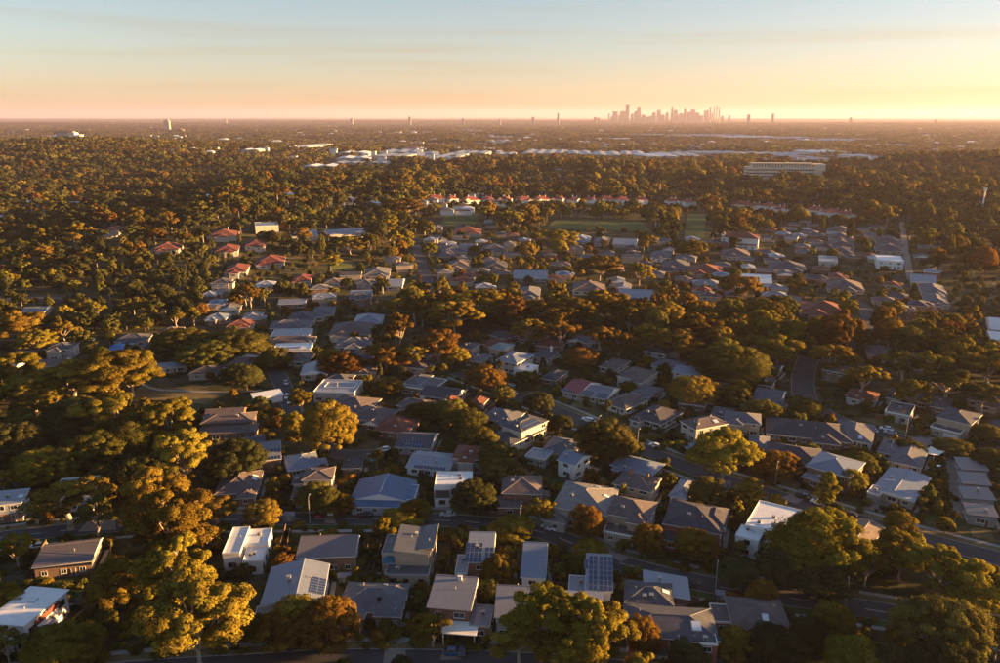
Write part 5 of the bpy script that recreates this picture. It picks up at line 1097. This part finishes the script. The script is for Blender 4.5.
# patios, side drives and back lawns round the houses
rp_ = random.Random(3)
for nm, nick, hx, hy, rad, ang, vols, top, ob in list(HOUSES):
    if math.hypot(hx, hy) > 400 or nm in ('warehouse', 'villa'): continue
    v = vols[0]; ca, sa = math.cos(ang), math.sin(ang)
    for (nm2, mt, ox, oy, w_, d_, z_) in (('patio', rp_.choice(('paving','concrete')), rp_.uniform(-.3,.3)*v[2], v[3]/2 + 2.2, rp_.uniform(4,8), 3.6, .03), ('lawn', rp_.choice(('lawn','dry_grass','lawn')), rp_.uniform(-.2,.2)*v[2], -v[3]/2 - 4.2, v[2]*.8, 6.0, .016), ('side_path', 'concrete', v[2]/2 + 1.2, 0, 1.1, v[3]*1.1, .036), ('lawn', 'lawn', -v[2]*.2, v[3]/2 + 7, v[2]*.7, 5.5, .012)):
        pts = [(ox + sx * w_/2, oy + sy * d_/2) for sx, sy in ((-1,-1),(1,-1),(1,1),(-1,1))]
        W3 = [(hx + a*ca - b*sa, hy + a*sa + b*ca) for a, b in pts]; cx_, cy_ = sum(q[0] for q in W3)/4, sum(q[1] for q in W3)/4
        if any(((RP[:,0]-q[0])**2 + (RP[:,1]-q[1])**2 < (RP[:,2] + 1.0)**2).any() for q in W3 + [(cx_, cy_)]): continue
        if any(in_house(q[0], q[1], .1) for q in W3): continue
        s = MB(); s.poly([(q[0], q[1], terrain(*q) + z_ + rp_.uniform(0, .004)) for q in W3]); tag(s.build(nm2, M[mt]), kind='structure')
# cars along the kerbs
for path, off in (([(190,521),(300,519),(400,519),(480,523),(545,533),(620,563),(720,587),(865,609)], 2.4), ([(490,385),(520,397),(560,412),(600,430),(640,448),(700,472),(770,494),(820,509),(870,524),(930,541)], 2.6), ([(815,408),(850,424),(885,434),(930,445),(970,455)], 2.1), ([(276,372),(284,388),(291,405),(303,425),(322,446)], 2.4), ([(250,664),(340,659),(480,661)], 2.0)):
    pl = resample([G(*q) for q in path], 6.0)
    for i in range(1, len(pl) - 1):
        if rp_.random() > .17: continue
        t = (pl[i+1] - pl[i-1]).normalized(); n_ = Vector((t.y, -t.x, 0)); sd = rp_.choice((-1, 1)); q = pl[i] + n_ * off * sd; a, b, dd = P(q.x, q.y, 0)
        hs, d = near_house(q.x, q.y); cl = rp_.choice(('white','silver','black','white','blue'))
        s_ = '%s car parked at the kerb near the %s' % (cl, hs[1])
        while words(s_) > 16: s_ = s_.rsplit(' ', 1)[0]
        car(a, b, math.degrees(math.atan2(t.y, t.x)) + (180 if sd < 0 else 0), cl, s_, rp_.random() < .6)
# ------------------------------------------------------------------ place the trees
house_boxes()
HBa = np.array(HB); RPa = np.array([q[:3] for q in ROADPTS])
def rp_pix():
    return np.array([P(q[0], q[1], terrain(q[0], q[1]))[:2] for q in ROADPTS if q[3]])
RPX = rp_pix(); RPD = np.array([math.hypot(q[0], q[1]) for q in ROADPTS if q[3]])
COVER = np.zeros(len(HB))
def blocks(x, y, h, wd, limit, commit=True, road_ok=3):
    z = terrain(x, y); a, yt, dep = P(x, y, z + h); _, yb, _ = P(x, y, z + h * .15); pw = wd * FPX / dep * .88
    x0, x1 = a - pw/2, a + pw/2
    ov = np.clip(np.minimum(HBa[:,1], x1) - np.maximum(HBa[:,0], x0), 0, None) * np.clip(np.minimum(HBa[:,3], yb) - np.maximum(HBa[:,2], yt), 0, None)
    ov = np.where(HBa[:,4] > math.hypot(x, y), ov / np.maximum(HBa[:,5], 1), 0)
    if ((ov + COVER > limit) & (ov > .01)).any(): return True
    if road_ok < 900 and ((RPX[:,0] > x0) & (RPX[:,0] < x1) & (RPX[:,1] > yt) & (RPX[:,1] < yb) & (RPD > math.hypot(x, y))).sum() > road_ok: return True
    if commit: COVER[:] += ov
    return False
def on_road(x, y, pad): return ((RPa[:,0]-x)**2 + (RPa[:,1]-y)**2 < (RPa[:,2]+pad)**2).any()
trees = []                                      # kind x y h w tone rot idx
for (cx, yt, pw, h, kind, tone) in TL:
    q = G(cx, yt, h); dep = P(q.x, q.y, q.z + h)[2]; wd = pw * dep / FPX * 1.12
    x, y = q.x, q.y
    trees.append((kind, x, y, h, wd, tone, random.uniform(0, 6.28), random.randrange(9)))
    blocks(x, y, h, wd, 99)
COVER[:] = np.minimum(COVER, .0)
def pip(px, py, poly):
    c = False; n = len(poly)
    for i in range(n):
        (ax, ay), (bx, by) = poly[i], poly[i-1]
        if (ay > py) != (by > py) and px < (bx-ax) * (py-ay) / (by-ay) + ax: c = not c
    return c
WOODS = [([(-400,296),(130,300),(190,345),(196,420),(205,470),(200,560),(205,620),(130,700),(-400,760),(-400,480),(112,470),(112,445),(-400,470)], (6,12), (GR,GO,GR,DK,GR), .95),
         ([(395,288),(560,285),(720,300),(1000,336),(1060,340),(1060,410),(1000,412),(900,402),(840,372),(700,372),(660,345),(560,340),(440,336),(395,352)], (10,19), (GO,RU,GO,RU,GR), .9),
         ([(800,560),(880,535),(1000,575),(1040,590),(1040,800),(820,800),(800,650)], (5,9), (GO,LI,GR,DK), .9),
         ([(-400,150),(215,170),(215,245),(210,330),(120,335),(-400,340)], (8,13), (DK,DK,GR,DK,RU,DK,GO), .93),  # far-left wood: its shade is put into mostly dark leaf tones
         ([(180,285),(420,290),(420,306),(330,305),(270,318),(262,350),(190,350)], (9,16), (GR,DK,RU,GR), .9)]
rng = random.Random(5)
cand = []
rr_ = 118.0
while rr_ < 1750:
    st = 9.0 if rr_ < 620 else 12.5
    na = int(rr_ * R(128) / st)
    for k in range(na):
        az = R(-46) + R(128) * (k + rng.uniform(-.45,.45)) / na
        if az > R(50) and rr_ > 700: continue
        d = rr_ + rng.uniform(-.45,.45) * st; cand.append((d * math.sin(az), d * math.cos(az)))
    rr_ += st
# also the ground under and behind the camera
for k in range(420): cand.append((rng.uniform(-260, 420), rng.uniform(-160, 118)))
TXY = np.array([(t[1], t[2], t[4]) for t in trees])
far_pts = []
for x, y in cand:
    d = math.hypot(x, y); px, py, dep = P(x, y, terrain(x, y)) if y > 30 else (-999, 900, 1)
    inview = -40 < px < 1040 and py < 690
    zone = None
    for poly, hr, tones, dens in WOODS:
        if y > 30 and pip(px, py, poly): zone = (hr, tones, dens); break
    if zone is None:
        if not inview: zone = ((5, 11), (GO, GR, DK, RU), .7)
        elif d > 620 and px < 420 - (py - 150) * .6: zone = ((7, 17), (DK, GR, DK, GR, RU, DK), .88)  # shaded left slopes, darkened by the choice of leaf tones
        elif d > 620: zone = ((6, 21), (GR, GO, DK, GO, GR, RU, LI), .84)
        else: zone = ((2.8, 7.2), (GR, DK, GO, RU, GR, GO), .9)
    if rng.random() > zone[2]: continue
    h = (zone[0][0] + (zone[0][1] - zone[0][0]) * rng.random() ** 1.5) * rng.uniform(.8, 1.15); tone = rng.choice(zone[1])
    if d > 480 and inview:                      # stands of taller gold trees and dark low ones
        n_ = noise.noise((x/110, y/110, 9.3)) + .5 * noise.noise((x/37, y/37, 4.1))
        if n_ < -.12: tone, h = rng.choice((DK, GR, DK)), h * .8
        elif n_ > .22: h *= 1.25
    kind = rng.choice((g, g, r, og)) if h > 10 else rng.choice((r, r, g, sl_ if h > 6 else r))
    if rng.random() < .02 and d < 900: kind = cy
    wd = h * (rng.uniform(.68, 1.05) if kind != cy else .25) * (.5 if kind == sl_ else 1)
    if kind == r: wd = min(wd * 1.15, 14)
    wd = max(2.4, wd * (1.2 if d > 620 else 1))
    if in_house(x, y, wd * .33 + .3) or on_road(x, y, wd * .18): continue
    if d < 620 and (((TXY[:,0]-x)**2 + (TXY[:,1]-y)**2) < ((TXY[:,2] + wd) * .33)**2).any(): continue
    if inview and blocks(x, y, h, wd, .24 if d < 620 else .28 if px < 460 else .34, road_ok=4 if d < 620 else 2): continue
    trees.append((kind, x, y, h, wd, tone, rng.uniform(0, 6.28), rng.randrange(9)))
# garden shrubs
shr = []
for nm, nick, hx, hy, rad, ang, vols, top, ob in HOUSES:
    d = math.hypot(hx, hy)
    if d > 420 or nm in ('warehouse',): continue
    for k in range(26 if d < 300 else 14):
        a = rng.uniform(0, 6.28); q = rad * rng.uniform(.55, 1.25); x, y = hx + q * math.cos(a), hy + q * math.sin(a)
        h = rng.uniform(1.3, 4.2); wd = h * rng.uniform(.9, 1.6)
        if in_house(x, y, wd * .4 + .2) or on_road(x, y, .3): continue
        if blocks(x, y, h, wd, .3, False, 3): continue
        shr.append(('shrub', x, y, h, wd, rng.choice((GR, DK, GR, GO, RU)), rng.uniform(0, 6.28), rng.randrange(9)))
# low planting over the gardens, far too much to count
low = []
for k in range(9000):
    az = R(rng.uniform(-38, 40)); d = 125 * (3.6 ** rng.random()); x, y = d * math.sin(az), d * math.cos(az); h = rng.uniform(.5, 1.9); wd = h * rng.uniform(1.1, 2.2)
    if noise.noise((x/14, y/14, 2.2)) < -.12 or in_house(x, y, .8) or on_road(x, y, -.9): continue
    low.append(('shrub', x, y, h, wd, rng.choice((GR, DK, GR, GO, LI)), rng.uniform(0, 6.28), rng.randrange(9)))
# a clipped hedge line along the paved lane is a row of shrubs
for k in range(13):
    q = G(940 + k*.6, 452 + k*5); shr.append(('shrub', q.x, q.y, 2.2, 2.6, GR, k*1.7, k))
    q = G(958 + k*.7, 460 + k*4.6); shr.append(('shrub', q.x, q.y, 1.3, 1.5, DK, k*1.3, k))
for k in range(12):
    q = G(604 + k*4.2, 410 - k*.6); shr.append(('shrub', q.x, q.y, 2.0, 2.6, GR, k*1.7, k))
def seen_size(t):
    kind, x, y, h, wd = t[:5]
    if y < 40: return 0
    a, b, dep = P(x, y, terrain(x, y) + h * .6)
    pw = wd * FPX / dep
    return pw * h * FPX / dep if -pw/2 < a < 1000 + pw/2 and 0 < b < 663 + h * FPX / dep / 2 else 0
trees.sort(key=seen_size, reverse=True); shr.sort(key=seen_size, reverse=True)
nt_ = min(300, sum(seen_size(t) > 0 for t in trees)); ns_ = min(290, sum(seen_size(t) > 0 for t in shr))
for t in trees[:nt_]: plant(*t)
for t in shr[:ns_]: plant(*t)

# ------------------------------------------------------------------ the rest of the trees: too many to count
SRC = {}
def src(key, me):
    if key not in SRC: SRC[key] = bpy.data.objects.new('foliage_source', me)
    return SRC[key]
def scatter(name, pts, meshes, kind='stuff', label=None):
    """pts: x y z  sx sy sz  rot  index"""
    A = np.array(pts, dtype=np.float32); me = bpy.data.meshes.new(name); n = len(A)
    me.vertices.add(n); me.vertices.foreach_set('co', A[:, :3].ravel())
    s = me.attributes.new('scl', 'FLOAT_VECTOR', 'POINT'); s.data.foreach_set('vector', A[:, 3:6].ravel())
    s = me.attributes.new('rot', 'FLOAT', 'POINT'); s.data.foreach_set('value', A[:, 6].copy())
    s = me.attributes.new('idx', 'INT', 'POINT'); s.data.foreach_set('value', A[:, 7].astype(np.int32))
    o = link(name, me); tag(o, label, None, None, kind)
    ng = bpy.data.node_groups.new(name, 'GeometryNodeTree'); ng.interface.new_socket('Geometry', in_out='INPUT', socket_type='NodeSocketGeometry'); ng.interface.new_socket('Geometry', in_out='OUTPUT', socket_type='NodeSocketGeometry')
    N, L = ng.nodes, ng.links; gi, go = N.new('NodeGroupInput'), N.new('NodeGroupOutput')
    iop = N.new('GeometryNodeInstanceOnPoints'); jn = N.new('GeometryNodeJoinGeometry')
    for i, m_ in reversed(list(enumerate(meshes))):
        oi = N.new('GeometryNodeObjectInfo'); oi.inputs['Object'].default_value = src(m_.name, m_); gti = N.new('GeometryNodeGeometryToInstance')
        L.new(oi.outputs['Geometry'], gti.inputs[0]); L.new(gti.outputs[0], jn.inputs[0])
    def att(nm, ty):
        a = N.new('GeometryNodeInputNamedAttribute'); a.data_type = ty; a.inputs[0].default_value = nm; return a.outputs[0]
    cx = N.new('ShaderNodeCombineXYZ'); L.new(att('rot', 'FLOAT'), cx.inputs['Z'])
    er = N.new('FunctionNodeEulerToRotation'); L.new(cx.outputs[0], er.inputs[0])
    L.new(gi.outputs[0], iop.inputs['Points']); L.new(jn.outputs[0], iop.inputs['Instance']); iop.inputs['Pick Instance'].default_value = True
    L.new(att('idx', 'INT'), iop.inputs['Instance Index']); L.new(er.outputs[0], iop.inputs['Rotation']); L.new(att('scl', 'FLOAT_VECTOR'), iop.inputs['Scale'])
    L.new(iop.outputs[0], go.inputs[0]); md = o.modifiers.new('scatter', 'NODES'); md.node_group = ng
    return o
def light_tree(fn, seed, tone, bark, nper, leaf, **k):
    """same tree, fewer and larger sprays, crown and trunk in one mesh"""
    cl, mb, c, rd, _, _ = fn(seed, **k); me = leaf_mesh('light_tree', cl, nper, leaf, c, rd, seed, .45, 7.5); me.materials.append(M[tone]); me.materials.append(M['bark_pale' if fn is make_gum else 'bark_dark']); return me
TONES = [GO, GR, RU, DK, LI]
variants, VH = [], []
for ti, tone in enumerate(TONES):
    variants += [light_tree(make_gum, 61 + ti, tone, None, 40, .62), light_tree(make_round, 71 + ti, tone, None, 34, .62, n=48), light_tree(make_gum, 91 + ti, tone, None, 44, .62, masses=6, base=.5, sub=6), light_tree(make_slender, 95 + ti, tone, None, 60, .5, n=22, H=12.0, W=7.0)]
def point(t):
    kind, x, y, h, wd, tone, rot, idx = t; rnd = kind in (r, 'shrub', cy); H, W = (12., 11.) if rnd else (15., 11.)
    q = 1 if rnd else (2 if kind == og else 0)
    if idx == 3 and kind not in ('shrub', cy): q, H, W = 3, 12., 8.
    return (x, y, terrain(x, y) - (h * .12 if kind == 'shrub' else 0), wd/W * (.8 + .05 * idx), wd/W * (1.2 - .05 * idx), h/H, rot, TONES.index(tone) * 4 + q)
restt = [t for t in trees[nt_:]]
scatter('far_trees', [point(t) for t in restt] , variants, label='many suburban trees filling the ground between the far houses')
scatter('undergrowth', [point(t) for t in shr[ns_:] + low], variants, label='low garden shrubs too small to tell apart')

# groves for the plain beyond
mat_g = M['leaf_far']
def make_grove(seed, S=60.0, n=30):
    rg = random.Random(seed); cl = []
    for k in range(n):
        x, y = rg.uniform(-S/2, S/2), rg.uniform(-S/2, S/2); h = rg.uniform(6, 15); tt = rg.random()
        for j in range(4):
            rr = h * .22; cl.append((x + rg.gauss(0, rr*.8), y + rg.gauss(0, rr*.8), h * rg.uniform(.55, .9), rr * rg.uniform(.8,1.2), rr * .75, min(1, max(0, tt + rg.uniform(-.15,.15)))))
    me = leaf_mesh('grove', cl, 15, 1.5, (0,0,5), (S, S, 8), seed); me.materials.append(mat_g); return me
groves = [make_grove(80 + k) for k in range(5)]
gp = []
r0 = 1740.0
while r0 < 42000:
    f = 1.0 if r0 < 3600 else 2.0 if r0 < 9000 else 5.0
    st = 46 * f; na = int(r0 * R(92) / st)
    for k in range(na):
        az = R(-46) + R(92) * (k + rng.uniform(-.4,.4)) / na; d = r0 + rng.uniform(-.4,.4) * st; x, y = d * math.sin(az), d * math.cos(az)
        if noise.noise((x/900, y/900, 3.1)) < -.28 and rng.random() < .7: continue
        if d < 6500:
            if in_house(x, y, 34 * min(f, 1.3)): continue
            if blocks(x, y, 12, 60 * f, .07, False, 999): continue
        gp.append((x, y, terrain(x, y) - .5, f, f, rng.uniform(.8, 1.2) * (1 if f < 5 else 1.3), rng.uniform(0, 6.28), rng.randrange(5)))
    r0 += st
scatter('distant_woods', gp, groves, label='distant tree canopy covering the plain to the horizon')

# small roofs too far to tell apart
fh, seenp = MB(), 0
mats_ = [M['tile_brown'], M['tile_grey'], M['tile_terra'], M['metal_white'], M['metal_light'], M['wall_white'], M['tile_charcoal']]
for k in range(2600):
    az = R(rng.uniform(-42, 42)); d = 900 * (9.0 ** rng.random()); x, y = d * math.sin(az), d * math.cos(az)
    if noise.noise((x/400, y/400, 7.7)) < -.05: continue
    if in_house(x, y, 14): continue
    z = terrain(x, y); s_ = 1.0 if d < 2500 else rng.uniform(1, 2.6); w_, d_, h_ = rng.uniform(6, 10) * s_, rng.uniform(5, 7) * s_, rng.uniform(3.5, 7) + (5 if d > 1800 else 0); m_ = rng.choice((0,0,1,2,1,3,4,6,0,3))
    fh.box(x-w_, x+w_, y-d_, y+d_, z-3, z+h_, 5, False); b = len(fh.v); e = .5; rz = h_ + d_ * .4
    fh.v += [(x-w_-e,y-d_-e,z+h_),(x+w_+e,y-d_-e,z+h_),(x+w_+e,y+d_+e,z+h_),(x-w_-e,y+d_+e,z+h_),(x-w_+d_,y,z+rz),(x+w_-d_,y,z+rz)]
    for f in ((0,1,5,4),(2,3,4,5),(1,2,5),(3,0,4)): fh.f.append(tuple(b+i for i in f)); fh.m.append(m_)
tag(fh.build('distant_houses', mats_), 'distant rooftops showing among the tree canopy', kind='stuff')

# ------------------------------------------------------------------ haze
hm = bpy.data.materials.new('haze'); hm.use_nodes = True; hn = hm.node_tree.nodes; hn.remove(hn['Principled BSDF'])
pv = hn.new('ShaderNodeVolumePrincipled'); pv.inputs['Color'].default_value = (.72, .67, .94, 1); pv.inputs['Density'].default_value = HAZE
pv.inputs['Density Attribute'].default_value = ''; pv.inputs['Anisotropy'].default_value = .25
hm.node_tree.links.new(pv.outputs[0], hn['Material Output'].inputs['Volume'])
zmin = min(v[2] for v in gv) - 1.0
hb = MB(); hb.box(-60000, 60000, -2000, 52000, zmin, 400); tag(hb.build('haze', hm), kind='stuff')
